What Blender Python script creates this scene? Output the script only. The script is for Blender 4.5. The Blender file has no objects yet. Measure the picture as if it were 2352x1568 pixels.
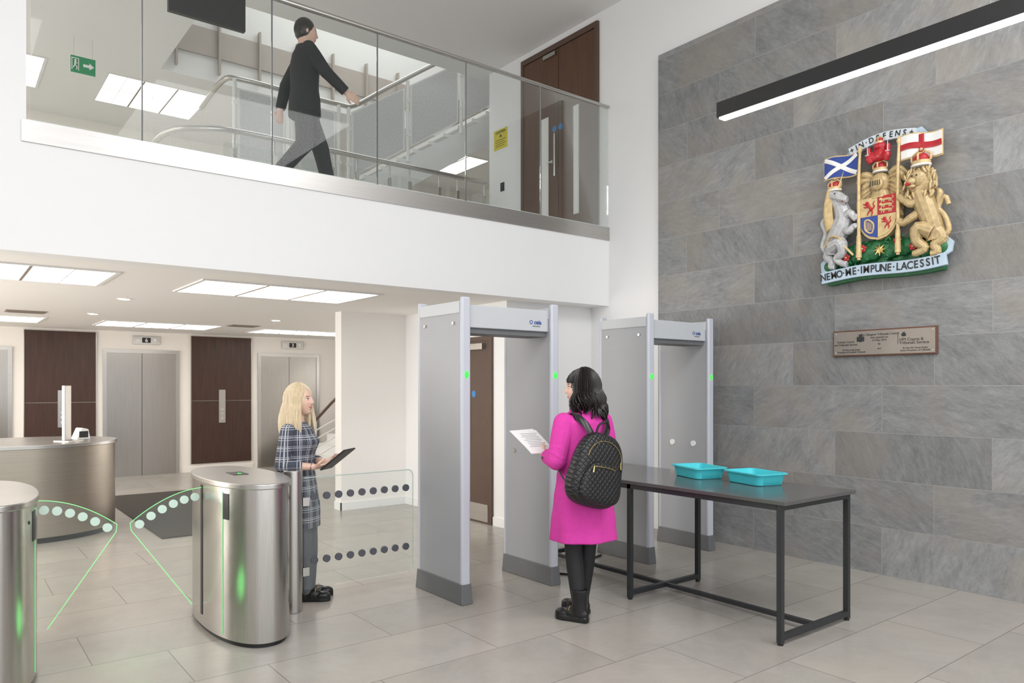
import bpy,math,random
from mathutils import Vector as V,Matrix,Euler
R=random.Random(7)
C=bpy.context.scene.collection
pi=math.pi
# ---------------------------------------------------------------- materials
def mat(name,col,rough=.5,metal=0,var=.05,scale=6,bump=0,bscale=60,em=None,es=0,stretch=(1,1,1),trans=0,coat=0,crease_shade=0):
    m=bpy.data.materials.new(name);m.use_nodes=True;nt=m.node_tree;b=nt.nodes['Principled BSDF']
    tc=nt.nodes.new('ShaderNodeTexCoord');mp=nt.nodes.new('ShaderNodeMapping');mp.inputs['Scale'].default_value=stretch
    nz=nt.nodes.new('ShaderNodeTexNoise');nz.inputs['Scale'].default_value=scale;nz.inputs['Detail'].default_value=4
    mx=nt.nodes.new('ShaderNodeMix');mx.data_type='RGBA'
    nt.links.new(tc.outputs['Object'],mp.inputs[0]);nt.links.new(mp.outputs[0],nz.inputs['Vector'])
    nt.links.new(nz.outputs['Fac'],mx.inputs[0])
    mx.inputs[6].default_value=[max(0,c*(1-var*2)) for c in col]+[1];mx.inputs[7].default_value=[min(1,c*(1+var*2)) for c in col]+[1]
    nt.links.new(mx.outputs[2],b.inputs['Base Color'])
    if crease_shade:  # occlusion shade put into the colour: creases darkened by pointiness
        ge=nt.nodes.new('ShaderNodeNewGeometry');rp=nt.nodes.new('ShaderNodeValToRGB');rp.color_ramp.elements[0].position=.44;rp.color_ramp.elements[0].color=(crease_shade,crease_shade*.8,crease_shade*.6,1);rp.color_ramp.elements[1].position=.53
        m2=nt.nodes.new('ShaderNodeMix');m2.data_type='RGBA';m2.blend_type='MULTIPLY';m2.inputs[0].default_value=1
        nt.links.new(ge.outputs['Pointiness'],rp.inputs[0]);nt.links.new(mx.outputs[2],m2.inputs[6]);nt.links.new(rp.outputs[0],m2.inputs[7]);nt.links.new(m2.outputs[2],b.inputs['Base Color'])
    b.inputs['Roughness'].default_value=rough;b.inputs['Metallic'].default_value=metal
    b.inputs['Coat Weight'].default_value=coat
    if bump:
        n2=nt.nodes.new('ShaderNodeTexNoise');n2.inputs['Scale'].default_value=bscale;nt.links.new(mp.outputs[0],n2.inputs['Vector'])
        bp=nt.nodes.new('ShaderNodeBump');bp.inputs['Strength'].default_value=bump;bp.inputs['Distance'].default_value=.01
        nt.links.new(n2.outputs['Fac'],bp.inputs['Height']);nt.links.new(bp.outputs[0],b.inputs['Normal'])
    if em: b.inputs['Emission Color'].default_value=(*em,1);b.inputs['Emission Strength'].default_value=es
    return m
def glass(name,tint,gl=.5,haze=0):
    m=bpy.data.materials.new(name);m.use_nodes=True;nt=m.node_tree;nt.nodes.remove(nt.nodes['Principled BSDF'])
    t=nt.nodes.new('ShaderNodeBsdfTransparent');t.inputs[0].default_value=(*tint,1)
    g=nt.nodes.new('ShaderNodeBsdfGlossy');g.inputs['Roughness'].default_value=.01;g.inputs[0].default_value=(1,1,1,1)
    f=nt.nodes.new('ShaderNodeFresnel');f.inputs[0].default_value=1.4
    k=nt.nodes.new('ShaderNodeMath');k.operation='MULTIPLY';k.inputs[1].default_value=gl;nt.links.new(f.outputs[0],k.inputs[0])
    x=nt.nodes.new('ShaderNodeMixShader');nt.links.new(k.outputs[0],x.inputs[0]);nt.links.new(t.outputs[0],x.inputs[1]);nt.links.new(g.outputs[0],x.inputs[2])
    out=x
    if haze:
        df=nt.nodes.new('ShaderNodeBsdfDiffuse');df.inputs[0].default_value=(.85,.9,.88,1)
        x2=nt.nodes.new('ShaderNodeMixShader');x2.inputs[0].default_value=haze
        nt.links.new(x.outputs[0],x2.inputs[1]);nt.links.new(df.outputs[0],x2.inputs[2]);out=x2
    nt.links.new(out.outputs[0],nt.nodes['Material Output'].inputs[0]);return m
class NT:
    def __init__(s,m): s.t=m.node_tree
    def m(s,op,a,b=0,c=None):
        n=s.t.nodes.new('ShaderNodeMath');n.operation=op
        for i,x in enumerate((a,b) if c is None else (a,b,c)):
            if isinstance(x,(int,float)): n.inputs[i].default_value=x
            else: s.t.links.new(x,n.inputs[i])
        return n.outputs[0]
    def n(s,typ,**k):
        n=s.t.nodes.new(typ)
        for a,b in k.items():
            if a.startswith('i'):
                i=n.inputs[int(a[1:])]
                if hasattr(b,'is_linked'): s.t.links.new(b,i)
                else: i.default_value=b
            else: setattr(n,a,b)
        return n
    def mix(s,f,a,b,blend='MIX'):
        n=s.t.nodes.new('ShaderNodeMix');n.data_type='RGBA';n.blend_type=blend
        for i,x in ((0,f),(6,a),(7,b)):
            if hasattr(x,'is_linked'): s.t.links.new(x,n.inputs[i])
            else: n.inputs[i].default_value=x if i==0 else (*x,1)
        return n.outputs[2]
def tiles(name,a0,a1,W,H,shift,orig,cols,joint,jw,rough,streak,bump,st=(2.2,9,1),hv_=.3,rp=(.32,.68),grain=0,wmax=.6):
    m=bpy.data.materials.new(name);m.use_nodes=True;q=NT(m);b=m.node_tree.nodes['Principled BSDF']
    tc=q.n('ShaderNodeTexCoord');sp=q.n('ShaderNodeSeparateXYZ',i0=tc.outputs['Object'])
    A=sp.outputs[a0];B=sp.outputs[a1]
    rb=q.m('DIVIDE',B,H);row=q.m('FLOOR',rb);fz=q.m('FRACT',rb)
    ca=q.m('DIVIDE',q.m('SUBTRACT',q.m('ADD',A,q.m('MULTIPLY',row,shift)),orig),W);c=q.m('FLOOR',ca);fx=q.m('FRACT',ca)
    dx=q.m('MULTIPLY',q.m('MINIMUM',fx,q.m('SUBTRACT',1,fx)),W);dz=q.m('MULTIPLY',q.m('MINIMUM',fz,q.m('SUBTRACT',1,fz)),H)
    mask=q.m('LESS_THAN',q.m('MINIMUM',dx,dz),jw)
    cv=q.n('ShaderNodeCombineXYZ',i0=c,i1=row)
    wn=q.n('ShaderNodeTexWhiteNoise',noise_dimensions='2D',i0=cv.outputs[0])
    h=wn.outputs[0]
    pv=q.n('ShaderNodeCombineXYZ',i0=A,i1=B,i2=q.m('MULTIPLY',h,9))
    rot=q.n('ShaderNodeVectorRotate',rotation_type='Z_AXIS');q.t.links.new(pv.outputs[0],rot.inputs[0]);q.t.links.new(q.m('MULTIPLY',q.m('SUBTRACT',h,.5),streak),rot.inputs['Angle'])
    mp=q.n('ShaderNodeMapping');q.t.links.new(rot.outputs[0],mp.inputs[0]);mp.inputs['Scale'].default_value=st
    n1=q.n('ShaderNodeTexNoise');q.t.links.new(mp.outputs[0],n1.inputs['Vector']);n1.inputs['Scale'].default_value=1.7;n1.inputs['Detail'].default_value=14;n1.inputs['Roughness'].default_value=.74;n1.inputs['Distortion'].default_value=.25
    n2=q.n('ShaderNodeTexNoise');q.t.links.new(pv.outputs[0],n2.inputs['Vector']);n2.inputs['Scale'].default_value=1.9;n2.inputs['Detail'].default_value=7
    fac=n1.outputs[0]
    if grain:
        mp3=q.n('ShaderNodeMapping');q.t.links.new(rot.outputs[0],mp3.inputs[0]);mp3.inputs['Scale'].default_value=(13,34,1)
        n3=q.n('ShaderNodeTexNoise');q.t.links.new(mp3.outputs[0],n3.inputs['Vector']);n3.inputs['Scale'].default_value=1;n3.inputs['Detail'].default_value=8;n3.inputs['Roughness'].default_value=.75
        fac=q.m('ADD',fac,q.m('MULTIPLY',q.m('SUBTRACT',n3.outputs[0],.5),grain))
    r=q.n('ShaderNodeValToRGB');q.t.links.new(fac,r.inputs[0]);e=r.color_ramp.elements
    e[0].position=rp[0];e[0].color=(*cols[0],1);e[1].position=rp[1];e[1].color=(*cols[1],1)
    wf=q.m('MULTIPLY',q.m('MAXIMUM',q.m('SUBTRACT',n2.outputs[0],.46),0),3.2)
    c1=q.mix(q.m('MINIMUM',wf,wmax),r.outputs[0],cols[2])
    hv=q.m('ADD',1-hv_*.5,q.m('MULTIPLY',h,hv_));hc=q.n('ShaderNodeCombineXYZ',i0=hv,i1=hv,i2=hv)
    c2=q.mix(1.0,c1,hc.outputs[0],'MULTIPLY')
    c3=q.mix(mask,c2,joint);q.t.links.new(c3,b.inputs['Base Color'])
    b.inputs['Roughness'].default_value=rough
    bp=q.n('ShaderNodeBump');bp.inputs['Strength'].default_value=bump;bp.inputs['Distance'].default_value=.01
    q.t.links.new(q.m('SUBTRACT',fac,q.m('MULTIPLY',mask,.5)),bp.inputs['Height']);q.t.links.new(bp.outputs[0],b.inputs['Normal'])
    return m
M={}
M['stone']=tiles('slate_tile',1,2,1.24,.4,.415,5.481,((.175,.18,.183),(.365,.37,.37),(.33,.295,.255)),(.36,.36,.355),.0022,.6,2.6,.55,(2.0,4.2,1),.32,(.24,.78),.8,.5)
M['floor']=tiles('floor_tile',0,1,1.2,.6,.4,.3,((.345,.322,.29),(.415,.39,.355),(.42,.38,.335)),(.20,.185,.165),.0028,.25,2.5,.03,(1.6,2.2,1),hv_=.12,grain=.25)
M['white']=mat('white_plaster',(.88,.88,.88),.7,var=.005)
M['warmw']=mat('warm_white_plaster',(.88,.86,.83),.7,var=.005)
M['cream']=mat('cream_plaster',(.88,.84,.79),.7,var=.005)
M['ceil']=mat('ceiling_plaster',(.80,.795,.78),.8,var=.005)
M['ceilc']=mat('ceiling_cream',(.92,.90,.87),.8,var=.005)
M['steel']=mat('brushed_steel',(.53,.515,.49),.25,1,var=.09,scale=4,stretch=(60,60,1.2),bump=.02,bscale=8)
M['steelh']=mat('satin_steel',(.53,.515,.495),.30,1,var=.06,scale=2,stretch=(1,1,40))
M['lift']=mat('lift_door_steel',(.42,.40,.375),.28,1,var=.07,scale=3,stretch=(40,40,1))
M['desk']=mat('desk_bronze_steel',(.43,.385,.33),.34,1,var=.06,scale=2,stretch=(1,1,50))
M['chrome']=mat('chrome',(.75,.75,.75),.15,1)
M['black']=mat('black_satin',(.012,.012,.013),.4)
M['frame']=mat('table_frame_black',(.025,.027,.03),.45)
M['top']=mat('table_top_grey',(.10,.096,.095),.16,var=.03)
M['gate']=mat('gate_grey',(.37,.38,.40),.42,var=.01)
M['gatel']=mat('gate_trim',(.54,.56,.62),.35,var=.01)
M['gated']=mat('gate_foot_dark',(.14,.145,.15),.5)
M['gateb']=mat('gate_header',(.54,.56,.58),.45,var=.01)
M['wood']=mat('dark_walnut',(.055,.024,.016),.38,var=.25,scale=3,stretch=(9,9,.8))
M['door']=mat('door_walnut',(.105,.048,.024),.4,var=.2,scale=3,stretch=(8,8,.7))
M['doorl']=mat('door_brown',(.10,.06,.043),.45,var=.1)
M['teal']=mat('turquoise_plastic',(.07,.62,.70),.4,var=.02)
M['mat']=mat('entrance_mat',(.065,.058,.052),.95,var=.15,scale=90,bump=.4,bscale=300)
M['glass']=glass('clear_glass',(.955,.972,.965),.42,.008)
M['gscreen']=glass('screen_glass',(.975,.99,.982),.5,.02)
M['gedge']=mat('glass_edge_green',(.50,.60,.55),.2)
M['green']=mat('green_led',(.02,.6,.04),.4,em=(.04,1,.06),es=1.3)
M['greene']=mat('green_lit_edge',(.3,.7,.35),.4,em=(.16,1,.2),es=.75)
M['greens']=mat('green_reflection_glow',(.25,.5,.3),.4,em=(.12,.8,.16),es=.45)  # emission stands in for green reflected in the steel
M['greend']=mat('pale_green_dot',(.62,.78,.69),.5,var=.02)
M['greyd']=mat('dark_grey_dot',(.08,.08,.10),.5,var=.02)
M['lamp']=mat('light_diffuser',(.9,.9,.9),.5,em=(1,.96,.9),es=4)
M['lampu']=mat('landing_light_diffuser',(.9,.9,.9),.5,em=(1,.96,.9),es=2.2)
M['lamp2']=mat('strip_diffuser',(.9,.9,.9),.5,em=(1,.98,.94),es=11)
M['lampd']=mat('downlight_lens',(.9,.9,.9),.5,em=(1,.93,.85),es=6)
M['gold']=mat('gold_paint',(.68,.51,.26),.36,.12,var=.2,scale=25,crease_shade=.14)
M['goldh']=mat('gold_metal',(.75,.55,.22),.25,1)
M['red']=mat('crimson_paint',(.48,.02,.03),.35,var=.1)
M['blue']=mat('blue_paint',(.03,.07,.32),.35)
M['sblue']=mat('pale_blue_paint',(.48,.60,.71),.4,var=.12)
M['swhite']=mat('scroll_white_paint',(.66,.73,.79),.4,var=.1)
M['silver']=mat('silver_paint',(.66,.67,.69),.35,.1,var=.15,scale=25,crease_shade=.16)
M['leaf']=mat('green_paint',(.02,.15,.05),.4,var=.35,scale=30)
M['paper']=mat('white_paper',(.88,.88,.87),.6,var=.01)
M['ink']=mat('ink',(.03,.03,.03),.6)
M['yellow']=mat('sign_yellow',(.70,.60,.03),.5)
M['sgreen']=mat('sign_green',(.02,.30,.12),.4)
M['sblu']=mat('sign_blue',(.03,.22,.55),.4)
M['skin']=mat('skin_fair',(.74,.48,.37),.5,var=.03,scale=12)
M['lip']=mat('lips',(.55,.16,.15),.4)
M['hairb']=mat('hair_blonde',(.74,.60,.42),.36,var=.2,scale=5,stretch=(22,22,1))
M['haird']=mat('hair_black',(.010,.0075,.0065),.35,var=.4,scale=5,stretch=(14,14,1))
M['brow']=mat('eyebrow',(.22,.13,.08),.6)
M['eyew']=mat('eye_white',(.85,.83,.8),.2)
M['eyed']=mat('eye_iris',(.02,.02,.025),.15)
M['pink']=mat('magenta_wool',(.66,.045,.36),.85,var=.06,scale=30,bump=.2,bscale=160)
M['tights']=mat('black_tights',(.014,.014,.016),.7)
M['tightg']=mat('grey_tights',(.10,.105,.12),.7)
M['leather']=mat('black_leather',(.010,.010,.011),.28,bump=.1,bscale=90)
M['suit']=mat('dark_suit',(.008,.009,.012),.85)
M['perf']=mat('perforated_white_metal',(.78,.78,.77),.5,var=.02)
M['panelw']=mat('perforated_panel_grey',(.60,.60,.60),.5,var=.2,scale=60)
M['vent']=mat('vent_brown',(.30,.25,.21),.6)
M['bulk']=mat('bulkhead_taupe',(.45,.40,.36),.6)
M['brass']=mat('plaque_bronze_steel',(.30,.27,.24),.36,.6,var=.05)
M['plate']=mat('plaque_wood',(.14,.055,.03),.4,var=.2,stretch=(1,10,10))
def plaid():
    m=bpy.data.materials.new('plaid_tweed');m.use_nodes=True;q=NT(m);b=m.node_tree.nodes['Principled BSDF']
    tc=q.n('ShaderNodeTexCoord');sp=q.n('ShaderNodeSeparateXYZ',i0=tc.outputs['Object'])
    ang=q.m('MULTIPLY',q.m('ARCTAN2',sp.outputs[1],sp.outputs[0]),.15)
    def band(c,p,w,o=0): return q.m('LESS_THAN',q.m('FRACT',q.m('ADD',q.m('DIVIDE',c,p),o)),w)
    Z=sp.outputs[2];f=None
    for c in (Z,ang):
        for (w,o) in ((.08,0),(.045,.2),(.045,.82)):
            x=band(c,.078,w,o);f=x if f is None else q.m('ADD',f,x)
    nz=q.n('ShaderNodeTexNoise');nz.inputs['Scale'].default_value=170;q.t.links.new(tc.outputs['Object'],nz.inputs['Vector'])
    f=q.m('MULTIPLY',q.m('MINIMUM',f,1),q.m('ADD',.3,q.m('MULTIPLY',nz.outputs[0],.8)))
    base=q.mix(nz.outputs[0],(.016,.020,.032),(.10,.11,.145))
    q.t.links.new(q.mix(f,base,(.66,.67,.72)),b.inputs['Base Color']);b.inputs['Roughness'].default_value=.85;return m
M['plaid']=plaid()
def quilt():
    m=bpy.data.materials.new('quilted_leather');m.use_nodes=True;q=NT(m);b=m.node_tree.nodes['Principled BSDF']
    tc=q.n('ShaderNodeTexCoord');sp=q.n('ShaderNodeSeparateXYZ',i0=tc.outputs['Object'])
    a=q.m('ABSOLUTE',q.m('SINE',q.m('MULTIPLY',q.m('ADD',sp.outputs[0],sp.outputs[2]),80)))
    c=q.m('ABSOLUTE',q.m('SINE',q.m('MULTIPLY',q.m('SUBTRACT',sp.outputs[0],sp.outputs[2]),80)))
    bp=q.n('ShaderNodeBump');bp.inputs['Strength'].default_value=.75;bp.inputs['Distance'].default_value=.006
    q.t.links.new(q.m('POWER',q.m('MINIMUM',a,c),.5),bp.inputs['Height']);q.t.links.new(bp.outputs[0],b.inputs['Normal'])
    b.inputs['Base Color'].default_value=(.010,.010,.011,1);b.inputs['Roughness'].default_value=.36;return m
M['quilt']=quilt()
# ---------------------------------------------------------------- geometry
_tc={}
def textmesh(s,size=1.0,bold=False):
    k=(s,bold)
    if k not in _tc:
        cu=bpy.data.curves.new('t','FONT');cu.body=s;cu.size=1;cu.align_x='CENTER';cu.align_y='CENTER';cu.resolution_u=3
        if bold: cu.offset=.02
        cu.extrude=.02
        o=bpy.data.objects.new('t',cu);C.objects.link(o);dg=bpy.context.evaluated_depsgraph_get();me=bpy.data.meshes.new_from_object(o.evaluated_get(dg))
        _tc[k]=([tuple(v.co) for v in me.vertices],[tuple(p.vertices) for p in me.polygons]);bpy.data.objects.remove(o);bpy.data.meshes.remove(me);bpy.data.curves.remove(cu)
    return _tc[k]
class G:
    def __init__(s): s.v=[];s.f=[];s.mi=[];s.cur=0
    def add(s,vs,fs):
        o=len(s.v);s.v+=[tuple(v) for v in vs];s.f+=[tuple(i+o for i in f) for f in fs];s.mi+=[s.cur]*len(fs);return s
    def box(s,x0,x1,y0,y1,z0,z1):
        return s.add([(x0,y0,z0),(x1,y0,z0),(x1,y1,z0),(x0,y1,z0),(x0,y0,z1),(x1,y0,z1),(x1,y1,z1),(x0,y1,z1)],[(0,3,2,1),(4,5,6,7),(0,1,5,4),(1,2,6,5),(2,3,7,6),(3,0,4,7)])
    def prism(s,poly,a0,a1,ax='z'):
        n=len(poly);w={'z':lambda p,a:(p[0],p[1],a),'y':lambda p,a:(p[0],a,p[1]),'x':lambda p,a:(a,p[0],p[1])}[ax]
        return s.add([w(p,a0) for p in poly]+[w(p,a1) for p in poly],[tuple(range(n)),tuple(range(2*n-1,n-1,-1))]+[(i,i+n,(i+1)%n+n,(i+1)%n) for i in range(n)])
    def loft(s,rings):
        n=len(rings[0]);vs=[p for r in rings for p in r];fs=[tuple(range(n-1,-1,-1)),tuple((len(rings)-1)*n+i for i in range(n))]
        for k in range(len(rings)-1):
            for i in range(n): fs.append((k*n+i,k*n+(i+1)%n,(k+1)*n+(i+1)%n,(k+1)*n+i))
        return s.add(vs,fs)
    def tube(s,pts,r,n=8,side=None):
        pts=[V(p) for p in pts];m=len(pts)
        if not isinstance(r,(list,tuple)) or (isinstance(r,tuple) and len(r)==2 and m!=2): r=[r]*m
        rs=[];prev=None
        for i,p in enumerate(pts):
            t=(pts[min(i+1,m-1)]-pts[max(i-1,0)]).normalized()
            a=V(side) if side else (prev if prev else (V((0,0,1)) if abs(t.z)<.9 else V((1,0,0))))
            a=(a-t*a.dot(t));a=a.normalized() if a.length>1e-5 else t.orthogonal().normalized()
            prev=a;b=t.cross(a);q=r[i];ra,rb=(q if isinstance(q,(tuple,list)) else (q,q))
            rs.append([p+a*ra*math.cos(2*pi*k/n)+b*rb*math.sin(2*pi*k/n) for k in range(n)])
        return s.loft(rs)
    def stube(s,pts,r,n=12,side=None,sub=4):
        pts=[V(p) for p in pts];m=len(pts);rr=r if isinstance(r,list) else [r]*m
        rr=[q if isinstance(q,(tuple,list)) else (q,q) for q in rr];P=[];Q=[]
        for i in range(m-1):
            p0=pts[max(i-1,0)];p1=pts[i];p2=pts[i+1];p3=pts[min(i+2,m-1)]
            for k in range(sub):
                t=k/sub;P.append(.5*((2*p1)+(p2-p0)*t+(2*p0-5*p1+4*p2-p3)*t*t+(3*p1-p0-3*p2+p3)*t**3));e=t*t*(3-2*t)
                Q.append((rr[i][0]*(1-e)+rr[i+1][0]*e,rr[i][1]*(1-e)+rr[i+1][1]*e))
        P.append(pts[-1]);Q.append(rr[-1]);return s.tube(P,Q,n,side)
    def ell(s,c,r,rot=None,n=14,m=9):
        c=V(c);r=r if isinstance(r,(tuple,list)) else (r,r,r);rot=rot or Matrix.Identity(3)
        vs=[c+rot@V((0,0,r[2]))];fs=[]
        for j in range(1,m):
            a=pi*j/m
            for i in range(n):
                b=2*pi*i/n;vs.append(c+rot@V((r[0]*math.sin(a)*math.cos(b),r[1]*math.sin(a)*math.sin(b),r[2]*math.cos(a))))
        vs.append(c-rot@V((0,0,r[2])))
        for i in range(n): fs.append((0,1+i,1+(i+1)%n));fs.append((len(vs)-1,1+(m-2)*n+(i+1)%n,1+(m-2)*n+i))
        for j in range(m-2):
            for i in range(n): fs.append((1+j*n+i,1+(j+1)*n+i,1+(j+1)*n+(i+1)%n,1+j*n+(i+1)%n))
        return s.add(vs,fs)
    def cyl(s,c,r,h,ax='z',n=24):
        c=V(c);d={'z':V((0,0,h)),'x':V((h,0,0)),'y':V((0,h,0))}[ax];return s.tube([c,c+d],[r,r],n)
    def text(s,t,size,x,y,z,rot=0,bold=False,sx=1):
        v,f=textmesh(t,1,bold);mt=Matrix.Translation((x,y,z))@Matrix.Rotation(-rot,4,'Y')@Matrix.Rotation(pi/2,4,'X')@Matrix.Diagonal((size*sx,size,.03,1))
        return s.add([mt@V(p) for p in v],f)
    def mesh(s,name,fix=True):
        me=bpy.data.meshes.new(name);me.from_pydata(s.v,[],s.f);me.polygons.foreach_set('material_index',s.mi);me.update()
        if fix:
            import bmesh
            bm=bmesh.new();bm.from_mesh(me);bmesh.ops.recalc_face_normals(bm,faces=bm.faces);bm.to_mesh(me);bm.free()
        return me
def put(me,name,mats,parent=None,loc=(0,0,0),rz=0,smooth=False,bevel=0,label=None,cat=None,kind=None,group=None):
    for k in mats if isinstance(mats,(list,tuple)) else [mats]: me.materials.append(M[k])
    if smooth: me.shade_smooth();me.set_sharp_from_angle(angle=math.radians(40 if smooth is True else smooth))
    o=bpy.data.objects.new(name,me);C.objects.link(o);o.location=loc;o.rotation_euler=(0,0,rz)
    if parent: o.parent=parent
    if bevel:
        b=o.modifiers.new('bevel','BEVEL');b.width=bevel;b.segments=2;b.limit_method='ANGLE'
    if label:o['label']=label
    if cat:o['category']=cat
    if kind:o['kind']=kind
    if group:o['group']=group
    return o
def O(g,name,mats,*a,**k): return put(g.mesh(name),name,mats,*a,**k)
def thing(name,label,cat,loc=(0,0,0),rz=0,group=None):
    o=bpy.data.objects.new(name,None);C.objects.link(o);o.location=loc;o.rotation_euler=(0,0,rz);o.empty_display_size=.1
    o['label']=label;o['category']=cat
    if group:o['group']=group
    return o
def clone(root,loc,rz=None,label=None):
    n=root.copy();C.objects.link(n);n.location=loc
    if rz is not None:n.rotation_euler=(0,0,rz)
    if label:n['label']=label
    def rec(a,b):
        for c in list(a.children):
            k=c.copy();k.parent=b;C.objects.link(k);rec(c,k)
    rec(root,n);return n
def fuse(g,vox,it=3,fac=.5):
    me=g.mesh('t');o=bpy.data.objects.new('t',me);C.objects.link(o)
    r=o.modifiers.new('r','REMESH');r.mode='VOXEL';r.voxel_size=vox
    if it: s=o.modifiers.new('s','SMOOTH');s.iterations=it;s.factor=fac
    dg=bpy.context.evaluated_depsgraph_get();m2=bpy.data.meshes.new_from_object(o.evaluated_get(dg));bpy.data.objects.remove(o);m2.materials.clear();m2.shade_smooth();return m2
def S(g,name,m,bevel=0): return O(g,name,m,kind='structure',bevel=bevel)
ZC=6.12;ZL=2.55;YB=6.25
# ---------------------------------------------------------------- shell
S(G().box(-6,10,-3,14.7,-.2,0),'floor','floor')
S(G().box(6.3,6.34,-3,5.45,0,5.25),'wall_right','stone')
S(G().box(6.34,6.55,-3,8.67,0,ZC),'wall_right_plaster','white')
S(G().box(-6.2,-6,-3,14.7,0,ZC),'wall_left','white')
S(G().box(-6,10,14.4,14.6,0,ZC),'wall_back','cream')
S(G().box(10,10.2,8.67,14.6,0,8.4),'wall_far_right','cream')
S(G().box(6.55,10,8.47,8.67,0,8.4),'wall_stair_front','white')
S(G().box(-6,6.34,YB,YB+.2,ZL,3.33),'wall_fascia','white')
S(G().box(-6,.5,YB,YB+.2,3.33,ZC),'wall_upper','white')
S(G().box(-6,10,YB+.2,14.4,ZL,3.5),'ceiling_lower','ceilc')
S(G().box(.5,6.34,YB+.02,YB+.2,3.33,3.5),'trim_1','white')
S(G().box(.47,6.34,YB-.012,YB+.02,3.33,3.485),'trim_2','steelh')
S(G().box(-6,6.55,-3,8.9,ZC,ZC+.2),'ceiling','ceil')
S(G().box(-6,2.52,8.9,14.4,ZC,ZC+.2).box(2.52,10,11.4,14.4,ZC,ZC+.2),'ceiling_landing','ceil')
S(G().box(2.4,2.52,8.9,11.4,ZC+.2,8.4).box(2.4,10,8.78,8.9,ZC+.2,8.4).box(2.4,10,11.4,11.5,ZC+.2,8.4),'wall_stairwell','ceil')
S(G().box(2.4,10.2,8.6,11.6,8.4,8.6),'ceiling_stairwell','ceil')
g=G()
for i in range(11): g.box(2.7+i*.6,2.73+i*.6,11.3,11.38,ZC+.1,ZC+.9)
g.box(2.52,9.9,11.36,11.4,ZC+.35,ZC+.75)
S(g,'trim_3','bulk')
S(G().box(5.03,6.34,6.55,8.8,0,ZL),'wall_lobby_block','white')
S(G().box(4.085,5.03,8.8,8.98,0,ZL),'wall_lobby_return','warmw')
S(G().box(5.012,5.03,6.535,6.79,0,.1).box(5.012,6.34,6.532,6.55,0,.1).box(5.012,5.03,7.8,8.8,0,.1).box(4.07,5.012,8.782,8.8,0,.1).box(4.07,4.085,8.782,8.98,0,.1),'baseboard_lobby','white')
g=G()
for a,b in((-6,-.3),(1.05,2.23),(3.55,4.85),(6.25,10)): g.box(a,b,14.385,14.4,0,.1)
S(g,'baseboard_back','cream')
# ---------------------------------------------------------------- ceiling lights
def clight(x0,x1,y0,y1,z,n,up,m='lamp'):
    r=thing('ceiling_light','recessed square-grid ceiling light with white frame','ceiling light',((x0+x1)/2,(y0+y1)/2,z),group='recessed ceiling lights '+up)
    w=(x1-x0)/2;h=(y1-y0)/2;t=.035
    O(G().box(-w-t,w+t,-h-t,-h,-.012,0).box(-w-t,w+t,h,h+t,-.012,0).box(-w-t,-w,-h,h,-.012,0).box(w,w+t,-h,h,-.012,0),'frame','ceil',r)
    O(G().box(-w,w,-h,h,-.008,0),'diffuser',m,r)
    g=G()
    for i in range(1,n): x=-w+2*w*i/n;g.box(x-.012,x+.012,-h,h,-.012,-.008)
    for i in range(1,n*2):
        x=-w+w*i/n
        if i%2:g.box(x-.003,x+.003,-h,h,-.010,-.008)
    g.box(-w,w,-.006,.006,-.0105,-.008);O(g,'divider','vent',r)
for a in((1.9,3.62,6.9,7.9),(-.6,1.18,6.9,7.9),(1.95,3.57,12.1,13.1),(-.6,1.18,12.1,13.1),(4.35,6.0,12.3,13.2)): clight(*a,ZL,3,'over the lobby')
for a in((1.97,3.37,12,13.25),(7.3,8.75,12,13.25),(-.4,1.17,12,13.25)): clight(*a,ZC,3,'over the landing','lampu')
dl=thing('downlight','small round recessed downlight','downlight',(1.62,8.99,ZL),group='downlights')
O(G().cyl((0,0,-.006),.075,.006),'trim_ring','ceil',dl);O(G().cyl((0,0,-.009),.055,.004),'lens','lampd',dl)
clone(dl,(1.63,11.1,ZL));clone(dl,(3.9,10.6,ZL))
for x,y in((.9,11.3),(3.85,11.9)):
    g=G().box(-.22,.22,-.16,.16,-.008,0)
    for i in range(7): g.box(-.19,.19,-.13+i*.04,-.115+i*.04,-.014,-.008)
    O(g,'air_vent','vent',loc=(x,y,ZL),label='brown square ceiling air vent grille',cat='air vent',group='ceiling vents')
# ---------------------------------------------------------------- balustrade
gl=[.52,1.25,2.264,3.266,4.271,5.273,6.33]
bal=thing('glass_balustrade','frameless clear glass balustrade with slim steel handrail on the balcony edge','balustrade',(3.4,YB,3.485))
for a,b in zip(gl,gl[1:]):
    O(G().box(a+.006-3.4,b-.006-3.4,-.006,.006,0,1.43),'glass_pane','glass',bal)
O(G().tube([(.52-3.4,0,1.44),(2.93,0,1.44)],(.026,.018),12,side=(0,1,0)),'handrail','steel',bal,smooth=True)
for x in gl[1:-1]: O(G().box(x-.004-3.4,x+.004-3.4,-.0065,.0065,0,1.43),'glass_joint','gated',bal)
ir=thing('inner_balustrade','low glass balustrade with curved tubular steel handrail around the stair opening','balustrade',(4.3,8.57,3.5))
pts=[(-2.3,2.6,.85),(-2.32,1.2,.9),(-2.25,.35,.95),(-1.95,.05,.97),(-1.5,0,1.0),(0,0,1.0),(1.9,0,1.0)]
O(G().stube(pts,.032,10),'handrail','steel',ir,smooth=True)
for i in range(5):
    x=-1.75+i*.76
    O(G().box(x,x+.7,-.006,.006,.08,.86),'glass_pane','glass',ir)
    for xx in(x+.12,x+.58):O(G().box(xx-.02,xx+.02,-.03,.0,0,.8).cyl((xx,-.04,.62),.035,.05,'y').cyl((xx,-.04,.3),.035,.05,'y').cyl((xx,0,.8),.012,.2),'post','steel',ir,smooth=True)
st=thing('staircase','white metal staircase with perforated panels and steel handrail','staircase',(4.56,9.6,3.5))
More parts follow.
